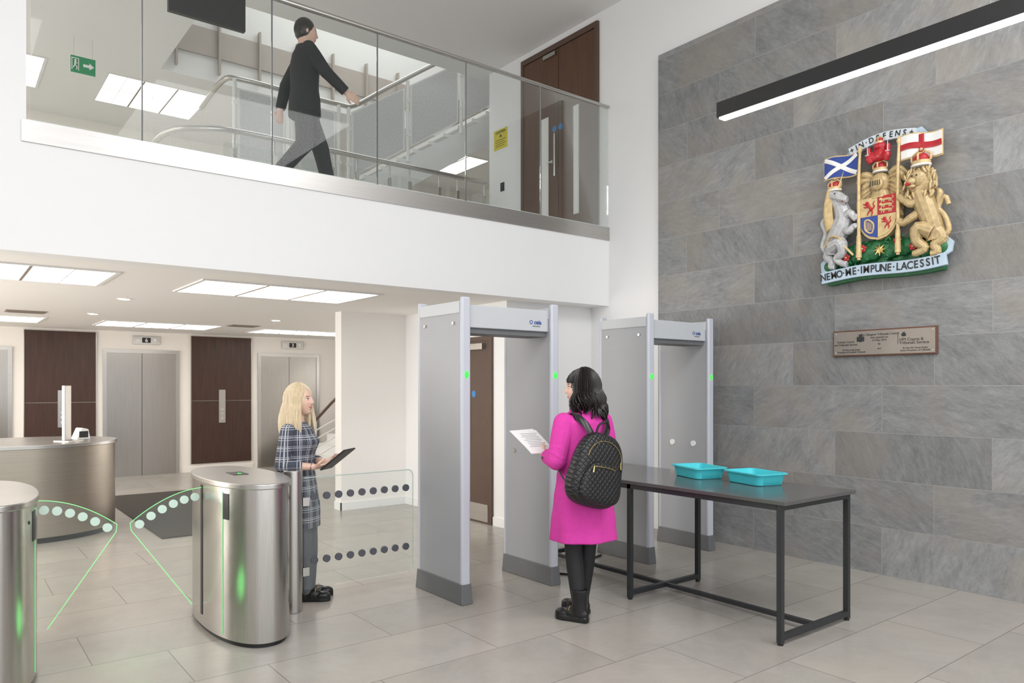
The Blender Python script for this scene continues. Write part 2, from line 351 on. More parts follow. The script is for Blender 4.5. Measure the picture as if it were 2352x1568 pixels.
O(G().box(-1.59,0,.05,1.4,.76,.9).box(-1.5,-1.42,.1,.2,0,.76).box(-1.5,-1.42,1.2,1.3,0,.76),'landing','perf',st)
g=G()
for i in range(12):g.box(i*.27,i*.27+.3,.06,1.4,.9+i*.176,.9+i*.176+.05)
O(g,'tread','perf',st)
for y in(0,1.42):O(G().prism([(-.05,.9),(-.05,.42),(0,.40),(3.3,2.55),(3.3,2.95),(.1,.95)],y,y+.05,'y'),'stringer','perf',st)
O(G().box(-1.6,0,0,.05,.72,.92),'fascia_board','perf',st)
O(G().stube([(-1.62,1.3,2.02),(-1.66,.2,2.02),(-1.5,0,2.02),(-.8,0,2.02),(-.15,0,2.02),(.1,0,2.06),(.6,0,2.42),(1.5,0,3.05),(3.1,0,4.1)],.034,10),'handrail','steel',st,smooth=True)
def fpanel(P):
    c=V((sum(p[0] for p in P)/4,sum(p[1] for p in P)/4));q=[(c.x+(p[0]-c.x)*.93,c.y+(p[1]-c.y)*.95) for p in P]
    a=O(G().prism(P,-.012,.004,'y'),'perforated_panel','perf',st);O(G().prism(q,-.016,-.012,'y'),'perforated_mesh','panelw',a)
for a,b in((-1.52,-.92),(-.82,-.2)): fpanel([(a,1.0),(b,1.0),(b,1.9),(a,1.9)])
for i in range(3):
    a=.05+i*.95;b=a+.85;k=.65
    fpanel([(a,1.0+k*a),(b,1.0+k*b),(b,1.92+k*b),(a,1.92+k*a)])
for x in(-1.57,-.87,-.15,0,.95,1.9):
    z=max(0,x)*.65
    O(G().cyl((x,-.015,.8+z),.026,1.2).cyl((x,-.05,1.2+z),.03,.05,'y').cyl((x,-.05,1.7+z),.03,.05,'y'),'baluster','perf',st,smooth=True)
ls=thing('lobby_staircase','lobby stair flight with steel and timber handrail beside the lifts','staircase',(4.95,12,0))
g=G()
for i in range(11):g.box(.15+i*.26,.15+(i+1)*.26,.05,1.3,0,.17*(i+1))
O(g,'step','perf',ls)
O(G().stube([(0,0,.88),(.12,0,.98),(1,0,1.72),(2.9,0,3.0-.5)],.028,8),'handrail','doorl',ls,smooth=True)
g=G()
for k in(.15,.3,.45,.6):g.tube([(.15,0,.98-k),(2.9,0,2.75-k-.4)],.012,8)
for x in(.15,.9,1.7):g.cyl((x,0,.1+x*.5),.018,.85)
O(g,'guard_rail','perf',ls,smooth=True)
# ---------------------------------------------------------------- upper doors on landing (faces -X)
d=thing('door_1','tall walnut double door with narrow glazed strips and steel handles','door',(6.34,7.89,3.5),-pi/2);d['kind']='structure'
O(G().box(0,.05,-.04,0,0,2.52).box(1.43,1.48,-.04,0,0,2.52).box(.05,1.43,-.04,0,2.45,2.52),'door_frame','doorl',d)
for a,b,s0,s1 in((.05,.765,.40,.57),(.775,1.43,1.03,1.15)):
    O(G().box(a,s0,-.03,0,0.01,2.44).box(s1,b,-.03,0,.01,2.44).box(s0,s1,-.03,0,.01,.25).box(s0,s1,-.03,0,1.62,2.44),'door_leaf','door',d);O(G().box(s0,s1,-.015,-.005,.25,1.62),'vision_panel','paper',d)
O(G().cyl((.72,-.06,.8),.012,.55).cyl((.72,-.06,.85),.008,.06,'y').cyl((.72,-.06,1.3),.008,.06,'y'),'pull_handle','chrome',d,smooth=True)
O(G().cyl((.66,-.05,1.0),.022,.02,'y').box(.58,.68,-.06,-.045,.99,1.01),'lever_handle','chrome',d)
O(G().box(.5,.74,-.07,-.03,2.36,2.41),'door_closer','steel',d)
for x in(.69,.81):O(G().cyl((x,-.034,1.42),.04,.004,'y'),'fire_door_disc','sblu',d)
ys=thing('wall_notice','yellow rectangular safety notice on the white wall','notice',(6.34,8.55,4.97),-pi/2)
O(G().box(0,.31,-.006,0,0,.28),'board','yellow',ys)
O(G().text('CAUTION',.05,.16,-.008,.24,bold=True),'lettering','ink',ys);O(G().prism([(.13,.17),(.19,.17),(.16,.21)],-.008,-.006,'y'),'warning_symbol','ink',ys)
for i in range(4):O(G().box(.04,.28-.03*(i%2),-.008,-.006,.13-i*.03,.136-i*.03),'text_line','ink',ys)
O(G().box(-.04,.04,-.012,0,-.06,.06),'wall_switch','black',loc=(6.34,8.35,4.42),rz=-pi/2,label='small black wall switch box',cat='switch')
es=thing('exit_sign','green emergency exit sign with running figure and arrow','exit sign',(1.50,11,5.65));es.scale=(.88,)*3
O(G().box(-.16,.16,-.012,.012,0,.24),'board','sgreen',es)
for x in(-.12,.12):O(G().cyl((x,0,.24),.004,.293),'hanging_rod','chrome',es)
O(G().box(-.15,-.14,-.016,-.012,.03,.21).box(-.14,-.055,-.016,-.012,.20,.21).box(-.065,-.055,-.016,-.012,.03,.20),'doorway_pictogram','paper',es)
O(G().prism([(.0,.10),(.08,.10),(.08,.07),(.14,.12),(.08,.17),(.08,.14),(0,.14)],-.016,-.012,'y'),'arrow','paper',es)
g=G().cyl((-.1,-.018,.175),.014,.004,'y').tube([(-.1,-.017,.16),(-.105,-.017,.11)],[.012,.01],6).tube([(-.105,-.017,.11),(-.08,-.017,.08),(-.085,-.017,.04)],.007,6).tube([(-.105,-.017,.11),(-.125,-.017,.07),(-.13,-.017,.06)],.007,6).tube([(-.1,-.017,.15),(-.08,-.017,.13),(-.072,-.017,.14)],.006,6)
O(g,'running_figure','paper',es)
tv=thing('display_screen','black rectangular display hanging from the ceiling','display',(2.08,7.5,5.14))
O(G().box(-.36,.36,-.03,.03,0,.5),'casing','black',tv,bevel=.006)
for x in(-.2,.2):O(G().cyl((x,0,.5),.012,.48),'hanging_rod','black',tv)
d=thing('door_2','brown timber door with closer and steel pull handle','door',(5.03,7.78,0),-pi/2);d['kind']='structure'
O(G().box(0,.05,-.03,0,0,2.17).box(.93,.98,-.03,0,0,2.17).box(.05,.93,-.03,0,2.12,2.17),'door_frame','doorl',d)
O(G().box(.05,.93,-.02,0,.005,2.12),'door_leaf','doorl',d)
O(G().box(.08,.9,-.024,-.02,.02,.22),'kick_plate','steelh',d)
O(G().box(.5,.85,-.07,-.02,2.02,2.09),'door_closer','steel',d)
O(G().cyl((.5,-.07,.95),.012,.5).cyl((.5,-.07,1.0),.008,.05,'y').cyl((.5,-.07,1.4),.008,.05,'y'),'pull_handle','chrome',d,smooth=True)
O(G().cyl((.62,-.024,1.5),.04,.004,'y'),'fire_door_disc','sblu',d)
# ---------------------------------------------------------------- lift wall
def lift(x0,x1,digit,no):
    w=x1-x0;d=thing('lift_entrance','pair of brushed steel lift doors in a steel frame','lift',(x0+w/2,14.4,0),group='lift entrances')
    h=w/2;O(G().box(-h-.06,-h,-.03,0,0,2.23).box(h,h+.06,-.03,0,0,2.23).box(-h,h,-.03,0,2.17,2.23),'door_frame','steelh',d)
    O(G().box(-h,-.004,-.012,0,.0,2.17),'lift_door','lift',d);O(G().box(.004,h,-.012,0,0,2.17),'lift_door','lift',d)
    O(G().box(-.004,.004,-.006,0,0,2.17),'door_gap','black',d)
    n=thing('floor_indicator','steel lift floor indicator showing a number and arrows','indicator',(x0+w*.56,14.4,2.33),group='lift indicators')
    O(G().box(-.22,.22,-.03,0,0,.15),'casing','steelh',n,bevel=.004);O(G().box(-.07,.07,-.034,-.03,.03,.12),'screen','black',n)
    O(G().text(digit,.09,.0,-.036,.072,bold=True),'digit','paper',n)
    for P in([(-.17,.05),(-.11,.05),(-.14,.1)],[(.11,.1),(.17,.1),(.14,.05)]):O(G().prism(P,-.034,-.03,'y'),'arrow','paper',n)
lift(2.316,3.438,'6',1);lift(4.99,6.128,'3',2);lift(-.25,.9,'0',0)
for a,b,px in((1.123,2.15,1.649),(3.702,4.798,4.25)):
    p=thing('wall_panel','tall dark walnut wall panel between the lifts','wall panel',((a+b)/2,14.4,.15),group='walnut wall panels');w=(b-a)/2
    for z0,z1 in((0,1.16),(1.17,2.36)):O(G().box(-w,w,-.03,0,z0,z1),'panel','wood',p)
    for q in((-w-.01,-w,0,2.37),(w,w+.01,0,2.37),(-w,w,2.36,2.37)):O(G().box(q[0],q[1],-.032,0,q[2],q[3]),'edge_trim','steel',p)
    c=thing('call_panel','vertical steel lift call button plate','call panel',(px,14.37,.9),group='lift call panels')
    O(G().box(-.06,.06,-.015,0,0,.62),'plate','steelh',c)
    for z in(.25,.17,.08):O(G().cyl((0,-.02,z),.02,.006,'y'),'button','chrome',c)
O(G().box(1.85,3.1,8.3,11.9,0,.012),'entrance_mat','mat',label='large dark brown entrance mat on the tiled floor',cat='mat')
# ---------------------------------------------------------------- reception desk
dk=thing('reception_desk','curved bronze steel clad reception desk with rounded end','reception desk',(0,9.5,0))
def dpoly(e): 
    p=[(-2.5,.7+e)]
    p.append((-2.5,-.7-e))
    for i in range(33):
        a=-pi/2+pi*i/32;p.append((.75+(.86+e)*math.cos(a),(.72+e)*math.sin(a)))
    return p
O(G().prism(dpoly(0),.06,.96),'body','desk',dk,smooth=True);O(G().prism(dpoly(-.04),0,.06),'plinth','black',dk,smooth=True)
O(G().prism(dpoly(.02),.96,1.0),'worktop','steelh',dk,smooth=True,bevel=.004)
sc=thing('screen_divider','slim upright brushed steel fin on the desk','divider',(1.10,9.2,1.0),.75)
O(G().box(-.045,.045,-.02,.02,.012,.60),'fin','lift',sc,bevel=.004);O(G().box(-.08,.14,-.09,.09,0,.012),'base_plate','steel',sc)
ph=thing('card_terminal','small white desk terminal with dark display','terminal',(1.27,9.5,1.0),.4)
O(G().prism([(-.08,0),(.08,0),(.06,.11),(-.02,.13)],-.06,.06,'y'),'casing','paper',ph,bevel=.01);O(G().box(-.05,.05,-.064,-.06,.02,.09),'display','ink',ph)
# ---------------------------------------------------------------- turnstiles
def epoly(a,b,n=72,p=2.25): 
    r=[]
    for i in range(n):
        t=2*pi*i/n;c,s=math.cos(t),math.sin(t);r.append((b*math.copysign(abs(c)**(2/p),c),a*math.copysign(abs(s)**(2/p),s)))
    return r
def wing(root,sx):
    P=[]
    for i in range(13):
        t=i/12;x=.24+.425*t;z=.93-.015*t-.17*t**2.0;P.append((x,z))
    P+=[(.66,.70),(.30,.174),(.2,.17)]
    P=[(sx*x,z) for x,z in P]
    w=O(G().prism(P,-.005,.005,'y'),'glass_wing','gscreen',root)
    e=P[:-1];O(G().tube([(x,0,z) for x,z in e],.0021,6),'lit_edge','greene',w)
    for i in range(6):
        t=.10+i*.155;x=.24+.425*t;z=.93-.015*t-.17*t*t-.055;O(G().cyl((sx*x,-.007,z),.026,.014,'y'),'safety_dot','greend',w)
def turnstile(x,sides,label):
    r=thing('turnstile_pedestal',label,'turnstile',(x,5.08,0),group='turnstile pedestals')
    O(G().prism(epoly(.60,.225),0,.03),'plinth','black',r,smooth=True)
    O(G().prism(epoly(.62,.24),.03,.965),'body','steel',r,smooth=True)
    O(G().prism(epoly(.632,.25),.965,1.0),'top_cap','steelh',r,smooth=True,bevel=.006)
    for sx in sides:
        th=.62;c,s=math.cos(th),math.sin(th);q=2/2.25
        px,py=sx*.24*c**q,-.62*s**q;nx,ny=sx*c/.24,-s/.62;L=math.hypot(nx,ny);nx/=L;ny/=L;tx,ty=-ny,nx
        def patch(off,hw,z0,z1,dd):
            a=V((px+tx*(off-hw),py+ty*(off-hw),0));b=V((px+tx*(off+hw),py+ty*(off+hw),0));n=V((nx,ny,0))
            v=[a-n*.03,b-n*.03,b+n*dd,a+n*dd];return G().prism([(k.x,k.y) for k in v],z0,z1)
        O(patch(0,.03,.77,.93,.003),'reader_window','black',r)
        O(patch(.035*sx,.0014,.05,.94,.002),'reflection_strip','greens',r)  # glowing strip drawn in place of green reflections on the steel body
        O(G().box(sx*.235-.008,sx*.235+.008,-.02,.02,.1,.95),'wing_slot','black',r)
        wing(r,sx)
    O(G().cyl((.165,-.47,.88),.012,.02,'y'),'sensor','black',r)
    O(G().box(-.05,.05,-.05,.12,1.0,1.004),'reader_plate','black',r);O(G().prism([(-.012,-.02),(.012,-.02),(0,.025)],1.004,1.006),'arrow_light','green',r)
    return r
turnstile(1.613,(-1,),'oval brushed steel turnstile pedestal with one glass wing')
turnstile(.21,(1,),'oval brushed steel turnstile pedestal with glowing green reflection strip')
po=thing('barrier_post','slim round brushed steel post holding the glass screen','post',(1.99,5.08,0))
O(G().cyl((0,0,0),.066,1.0,n=40),'post','steel',po,smooth=True,bevel=.004)
sc=thing('glass_screen','low clear glass screen with two rows of dark dots','glass screen',(2.52,5.08,.139))
w=.445
rr=.04;P=[(-w,0),(w-rr,0),(w,rr),(w,.8-rr),(w-rr*.3,.8-rr*.3),(w-rr,.8),(-w,.8)]
O(G().prism(P,-.006,.006,'y'),'glass_pane','gscreen',sc)
O(G().tube([(x,0,z) for x,z in P[1:]],.0035,6),'edge','gedge',sc)
for r_ in(.2,.66):
    for i in range(9):O(G().cyl((-.37+i*.094,-.008,r_),.027,.016,'y'),'safety_dot','greyd',sc)
for z in(.1,.6):O(G().box(-w-.018,-w+.03,-.02,.02,z,z+.06),'clamp','steel',sc)
# ---------------------------------------------------------------- metal detector gates
gt=thing('metal_detector_gate','grey walk-through metal detector gate with green lights','metal detector',(3.48,4.77,0),group='metal detector gates')
for sx in(-1,1):
    cx=sx*.43
    O(G().box(cx-.034,cx+.034,-.285,.285,.1,2.16),'side_panel','gate',gt,bevel=.004)
    for sy in(-1,1):O(G().box(cx-.039,cx+.039,sy*.298-.018,sy*.298+.018,.1,2.25),'edge_post','gatel',gt,smooth=True,bevel=.013)
    O(G().box(cx-.042,cx+.042,-.28,.28,2.13,2.22),'top_cover','gateb',gt,bevel=.006)
    O(G().loft([[(cx+a*(.050-.008*t),b*(.330-.012*t),.15*t) for a,b in((-1,-1),(1,-1),(1,1),(-1,1))] for t in(0,.12,.6,1)]),'foot','gated',gt,bevel=.006)
    O(G().ell((cx,-.317,1.68),(.017,.010,.028)),'signal_light','green',gt,smooth=True)
    for sy in(-.2,.2):O(G().cyl((cx-.047,sy,2.06),.012,.01,'x'),'bolt','chrome',gt)
O(G().box(-.40,.40,-.27,.02,2.03,2.2),'header','gateb',gt,bevel=.006)
O(G().box(-.40,.40,-.25,.0,1.99,2.03),'header_base','gated',gt)
O(G().text('ceia',.048,.285,-.272,2.10,bold=True),'lettering','blue',gt)
O(G().tube([(.218+.014*math.cos(t*pi/8),-.272,2.10+.014*math.sin(t*pi/8)) for t in range(17)],.0025,6),'logo_ring','blue',gt)
O(G().text('www.ceia.net',.014,.27,-.2725,2.07),'small_lettering','ink',gt)
g2=clone(gt,(5.49,4.77,0))
for y in(-.13,.13):O(G().cyl((.384,y,1.03),.028,.012,'x'),'round_button','paper',g2)
O(G().cyl((.384,.17,1.05),.018,.012,'x'),'round_button','chrome',gt)
cb=G().stube([(4.0,4.9,.009),(4.15,4.7,.008),(4.3,4.5,.008),(4.45,4.6,.008),(4.6,4.85,.008),(4.92,4.95,.009)],.008,6)
O(cb,'power_cable','black',smooth=True,label='thin black power cable on the floor between the gates',cat='cable')
# ---------------------------------------------------------------- table and trays
tb=thing('inspection_table','long table with dark grey top and black steel frame','table',(4.5,3.9,0))
O(G().box(-.43,.43,-1.38,1.38,.865,.89),'table_top','top',tb,bevel=.003)
for y in(-1.33,-.08,1.3):
    for x in(-.4,.4):
        O(G().box(x-.017,x+.017,y-.017,y+.017,.015,.865),'leg','frame',tb);O(G().cyl((x,y,0),.018,.016),'levelling_foot','black',tb)
    O(G().box(-.383,.383,y-.017,y+.017,.03,.065),'cross_bar','frame',tb)
for x in(-.4,.4):O(G().box(x-.017,x+.017,-1.31,1.28,.83,.865),'side_rail','frame',tb)
O(G().box(-.383,.383,-1.347,-1.313,.83,.865),'end_rail','frame',tb)
O(G().box(-.017,.017,-1.31,1.28,.033,.062),'floor_stretcher','frame',tb)
def tray(loc,rz):
    r=thing('security_tray','shallow rectangular turquoise plastic tray','tray',loc,rz,group='turquoise security trays')
    def ring(w,h,z,k=8,c=.045):
        p=[]
        for sx,sy,a0 in((1,1,0),(-1,1,90),(-1,-1,180),(1,-1,270)):
            for i in range(k):
                a=math.radians(a0+90*i/(k-1));p.append((sx*(w-c)+c*math.cos(a),sy*(h-c)+c*math.sin(a),z))
        return p
    O(G().loft([ring(.160,.112,0),ring(.166,.118,.005),ring(.180,.130,.076),ring(.197,.146,.078),ring(.197,.146,.086),ring(.177,.127,.086),ring(.160,.112,.010),ring(.05,.05,.008,c=.04)]),'tray_shell','teal',r,smooth=True)
    return r
tr=tray((4.68,3.64,.89),pi/2-.35);clone(tr,(4.70,3.15,.89),pi/2-.25)
# ---------------------------------------------------------------- pendant linear light
pl=thing('linear_pendant_light','long black suspended linear light with glowing white underside','pendant light',(4.62,1.7,3.58))
O(G().box(-.04,.04,-1.7,1.7,.012,.125),'housing','black',pl,bevel=.002);O(G().box(-.034,.034,-1.68,1.68,0,.012),'diffuser','lamp2',pl)
for y in(-1.5,-.1):O(G().tube([(0,y,.12),(0,y,2.54)],[.0025]*2,6),'suspension_wire','chrome',pl)
# ---------------------------------------------------------------- plaque
pq=thing('wall_plaque','bronze-coloured commemorative plaque with thin dark wooden edge','plaque',(6.3,3.416,1.853),-pi/2)
O(G().box(0,.865,-.025,0,0,.225),'backboard','plate',pq,bevel=.004);O(G().box(.012,.853,-.03,-.025,.012,.213),'plate','brass',pq)
g=G();Y=-.0315
for t,s,x,z in(('Scottish Courts',.024,.12,.125),('and Tribunals Service',.024,.12,.10),('Rt Hon Lady Smith',.020,.17,.055),('President of Scottish Tribunals',.020,.17,.035),('The Glasgow Tribunals Centre',.026,.41,.18),('was opened on',.024,.41,.155),('13 May 2019',.024,.41,.13),('by',.023,.41,.1),('and',.021,.41,.06),('HM Courts &',.034,.67,.125),('Tribunals Service',.034,.69,.098),('Rt Hon Sir Ernest Ryder',.020,.70,.055),('Senior President of Tribunals',.020,.70,.035)): g.text(t,s,x,Y,z)
O(g,'lettering','ink',pq)
O(G().box(.562,.565,Y,-.03,.09,.19),'divider_line','ink',pq)
for x,z,s in((.25,.145,1),(.61,.165,.55)):
    g=G();g.ell((x,-.031,z),(.022*s,.003,.026*s)).ell((x-.024*s,-.031,z),(.01*s,.003,.024*s)).ell((x+.024*s,-.031,z),(.01*s,.003,.024*s)).prism([(x-.014*s,z+.02*s),(x+.014*s,z+.02*s),(x+.016*s,z+.045*s),(x,z+.036*s),(x-.016*s,z+.045*s)],-.032,-.03,'y')
    O(g,'small_crest','ink',pq)
for x in(.03,.835):
    for z in(.03,.195):O(G().ell((x,-.031,z),.006),'screw','chrome',pq)
# ---------------------------------------------------------------- coat of arms
ca=thing('coat_of_arms','painted relief royal coat of arms with lion, unicorn and banners','coat of arms',(6.3,3.485,2.475),-pi/2);ca.scale=(.95,.95,.94)
g=G()
for i in range(30):
    x=.06+.98*i/29;g.ell((x,-.05-.02*R.random(),.17+.10*R.random()+.07*math.sin(pi*i/29)),(.06,.045,.06))
for i in range(8):g.ell((.38+.045*i,-.05,.31),(.04,.04,.07))
g.box(.2,.9,-.03,0,.15,.35)
put(fuse(g,.01,1),'mound','leaf',ca)
g=G()
for i in range(80):
    x=.08+.94*R.random();z=.16+.22*R.random();g.ell((x,-.10,z),(.022,.008,.010),Matrix.Rotation(R.random()*3,3,'Y'),8,5)
O(g,'leaves','leaf',ca,smooth=True)
for x,z in((.25,.24),(.83,.26),(.40,.3),(.70,.33)):
    g=G()
    for k in range(5):a=k*2*pi/5+.3;g.ell((x+.02*math.cos(a),-.12,z+.02*math.sin(a)),(.016,.008,.016),n=8,m=6)
    O(g,'rose','red',ca,smooth=True);O(G().ell((x,-.128,z),.009),'rose_centre','gold',ca,smooth=True)
def ribbon(path,w,y0,y1,name,m):
    g=G();rs=[]
    for i,(x,z) in enumerate(path):
        a=path[max(i-1,0)];b=path[min(i+1,len(path)-1)];t=V((b[0]-a[0],0,b[1]-a[1])).normalized();n=V((-t.z,0,t.x))
        c=V((x,0,z));rs.append([c+n*w/2+V((0,y0,0)),c-n*w/2+V((0,y0,0)),c-n*w/2+V((0,y1,0)),c+n*w/2+V((0,y1,0))])
    g.loft(rs);return O(g,name,m,ca,bevel=.003)
bp=[(.01+1.08*i/28,.082+.016*math.sin(2*pi*i/28-.4)+.045*(i/28)**1.5) for i in range(29)]
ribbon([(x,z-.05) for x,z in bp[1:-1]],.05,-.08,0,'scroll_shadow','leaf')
ribbon(bp,.105,-.125,-.09,'motto_scroll','sblue')
for sx,P in((0,[(.06,.13),(.02,.16),(.015,.21),(.05,.235)]),(1,[(1.05,.18),(1.09,.20),(1.10,.25),(1.06,.285)])):ribbon(P,.07,-.085,-.06,'scroll_curl','sblue')
def letters(txt,path,size,y,sx=1):
    g=G();L=[0]
    for a,b in zip(path,path[1:]):L.append(L[-1]+math.hypot(b[0]-a[0],b[1]-a[1]))
    wd={'I':.55,'M':1.25,'·':.6,' ':.5,'W':1.3};ws=[wd.get(c,1) for c in txt];T=sum(ws);s=0
    for c,w in zip(txt,ws):
        p=(s+w/2)/T*L[-1];s+=w
        k=max(i for i in range(len(L)-1) if L[i]<=p);f=(p-L[k])/(L[k+1]-L[k]);a=path[k];b=path[k+1]
        g.text(c,size,a[0]+(b[0]-a[0])*f,y,a[1]+(b[1]-a[1])*f,math.atan2(b[1]-a[1],b[0]-a[0]),True,sx)
    return g
O(letters('NEMO·ME·IMPUNE·LACESSIT',[bp[0]]+bp[1:-1],.092,-.128,.82),'lettering','ink',ca)
tp=[(.26+.57*i/16,1.20+.06*math.sin(pi*(i/16*.9+.05))+.03*i/16) for i in range(17)]
ribbon([(.30,1.19),(.24,1.20),(.215,1.15),(.235,1.10)],.06,-.05,-.03,'scroll_curl','sblue');ribbon([(.80,1.25),(.86,1.26),(.89,1.22),(.87,1.17)],.06,-.05,-.03,'scroll_curl','sblue')
ribbon(tp,.078,-.085,-.045,'upper_scroll','swhite');O(letters('+IN·DEFENS+',tp,.072,-.088,.85),'lettering','ink',ca)
cx=.54
def shp(k):
    w=.163*k;top=.74;h=.36*k
    prof=lambda t:w*(1 if t<.45 else math.sqrt(max(0,1-((t-.45)/.55)**2)))
    return [(cx-prof(i/20),top-(1-k)*.02-h*i/20) for i in range(21)]+[(cx+prof(i/20),top-(1-k)*.02-h*i/20) for i in range(19,-1,-1)]
O(G().prism(shp(1.06),-.13,-.02,'y'),'shield_rim','gold',ca)
q=shp(1)
def clip(p,f):
    out=[];n=len(p)
    for i in range(n):
        a,b=p[i],p[(i+1)%n];fa,fb=f(a),f(b)
        if fa>=0:out.append(a)
        if fa*fb<0:t=fa/(fa-fb);out.append((a[0]+(b[0]-a[0])*t,a[1]+(b[1]-a[1])*t))
    return out
zq=.575
for sx,sz,m in((-1,1,'gold'),(1,1,'red'),(-1,-1,'blue'),(1,-1,'gold')):
    pp=clip(clip(q,lambda p:sx*(p[0]-cx)-.002),lambda p:sz*(p[1]-zq)-.002)
    O(G().prism(pp,-.138,-.12,'y'),'shield_quarter',m,ca)
def lionp(x,z,s,y):
    g=G();T=lambda a:[(x+p[0]*s,y,z+p[1]*s) for p in a]
    g.tube(T([(.3,-.25),(.15,.05),(-.05,.3)]),[.16*s,.13*s,.18*s],8);g.ell((x-.12*s,y,z+.5*s),(.2*s,.012,.18*s),n=8,m=6)
    for a in([(-.05,.3),(-.35,.4),(-.5,.5)],[(0,.15),(-.3,.1),(-.45,.2)],[(.25,-.2),(0,-.4),(-.1,-.7)],[(.32,-.25),(.4,-.5),(.3,-.8)],[(.35,-.2),(.6,.1),(.45,.4),(.6,.6)]): g.tube(T(a),[.08*s,.07*s]+[.05*s]*(len(a)-2),6)
    O(g,'red_lion_charge','red',ca,smooth=True)
lionp(.46,.65,.09,-.14);lionp(.61,.50,.075,-.14)
for z in(.70,.655,.61):
    g=G();g.tube([(.575,-.14,z),(.62,-.14,z+.004),(.655,-.14,z)],[.012,.010,.011],8);g.ell((.568,-.142,z+.01),(.014,.006,.013),n=8,m=6)
    for x in(.58,.60,.645,.66):g.tube([(x,-.14,z),(x-.006,-.14,z-.02)],[.005]*2,6)
    g.tube([(.66,-.14,z),(.68,-.14,z+.012),(.665,-.14,z+.024)],.004,6);O(g,'gold_lion_charge','gold',ca,smooth=True)
g=G()
g.stube([(.43,-.14,.54),(.435,-.14,.46),(.49,-.14,.425),(.505,-.14,.50),(.46,-.14,.545),(.43,-.14,.54)],.008,6)
for i in range(5):g.tube([(.447+i*.010,-.14,.535-i*.006),(.447+i*.010,-.14,.45)],[.0025]*2,5)
O(g,'harp_charge','gold',ca,smooth=True)
g=G()
for k in range(8):
    a=k*pi/4;g.tube([(.55,-.12,.27),(.55+.055*math.cos(a),-.12,.27+.055*math.sin(a))],[.018,.002],6)
O(g,'order_star','goldh',ca,smooth=True)
g=G().ell((cx,-.09,.86),(.085,.07,.10)).tube([(cx,-.08,.80),(cx,-.08,.73)],[(.07,.06),(.10,.07)],16).ell((cx-.0,-.15,.85),(.055,.03,.055))
for sx in(-1,1):
    for i in range(7):
        g.stube([(cx+sx*.08,-.05,.94-.03*i),(cx+sx*(.15+.02*math.sin(i*2)),-.08,.97-.055*i),(cx+sx*(.20+.025*math.cos(i*1.7)),-.06,.91-.06*i)],[.036,.034,.010],8)
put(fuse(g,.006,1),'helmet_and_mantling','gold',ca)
for i in range(5):O(G().tube([(cx-.04+.02*i,-.182,.875),(cx-.04+.02*i,-.185,.83)],[.004]*2,6),'visor_slot','ink',ca)
def crown(x,z,s,y=-.09):
    c=O(G().tube([(x,y,z),(x,y,z+.28*s)],[(.5*s,.4*s)]*2,16,side=(1,0,0)).tube([(x-.5*s,y,z+.28*s),(x-.52*s,y,z+.6*s),(x-.2*s,y,z+.85*s),(x,y,z+.7*s),(x+.2*s,y,z+.85*s),(x+.52*s,y,z+.6*s),(x+.5*s,y,z+.28*s)],.06*s,8).tube([(x,y-.4*s,z+.28*s),(x,y-.42*s,z+.6*s),(x,y,z+.75*s)],.06*s,8).ell((x,y,z+.95*s),.1*s),'crown','gold',ca,smooth=True)
    O(G().ell((x,y,z+.4*s),(.42*s,.33*s,.33*s)),'crown_cap','red',c,smooth=True)
    O(G().tube([(x,y,z-.02*s),(x,y,z+.08*s)],[(.53*s,.43*s)]*2,16,side=(1,0,0)),'ermine_band','paper',c,smooth=True)
crown(cx,.965,.12);crown(.14,.875,.12,-.12);crown(.90,.925,.15,-.13)
g=G().ell((cx,-.09,1.12),(.06,.05,.065)).ell((cx,-.11,1.185),(.04,.04,.04)).ell((cx,-.10,1.18),(.056,.035,.06))
for sx in(-1,1):
    g.stube([(cx+sx*.03,-.1,1.14),(cx+sx*.08,-.12,1.13),(cx+sx*.085,-.12,1.19)],[.024,.02,.018],8)
    g.stube([(cx+sx*.03,-.1,1.09),(cx+sx*.08,-.13,1.10),(cx+sx*.065,-.12,1.05)],[.034,.03,.022],8)
g.ell((cx,-.15,1.175),(.02,.02,.016))
put(fuse(g,.005,1),'crest_lion','red',ca)
crown(cx,1.215,.07,-.10)
for sx in(-1,1):O(G().tube([(cx+sx*.085,-.14,1.08),(cx+sx*.09,-.14,1.26)],[.006,.002],6).box(cx+sx*.088-.018,cx+sx*.088+.018,-.145,-.135,1.12,1.128),'sword','silver',ca)
for x in(.375,.715):
    O(G().tube([(x,-.14,.20),(x,-.14,.95),(x,-.12,1.16)],[.016,.014,.012],10).tube([(x,-.12,1.16),(x,-.12,1.19),(x,-.12,1.24)],[.012,.022,.001],8).tube([(x,-.14,.22),(x,-.14,.42)],[.026,.02],10),'banner_pole','gold',ca,smooth=True)
def wav(x0,x1,z0,z1,dz,y=-.11,n=12):
    rs=[]
    for i in range(n+1):
        t=i/n;x=x0+(x1-x0)*t;zz=dz*t+.008*math.sin(t*6);yy=y-.012*math.sin(t*7);rs.append([(x,yy,z0+zz),(x,yy-.008,z0+zz),(x,yy-.008,z1+zz),(x,yy,z1+zz)])
    return rs
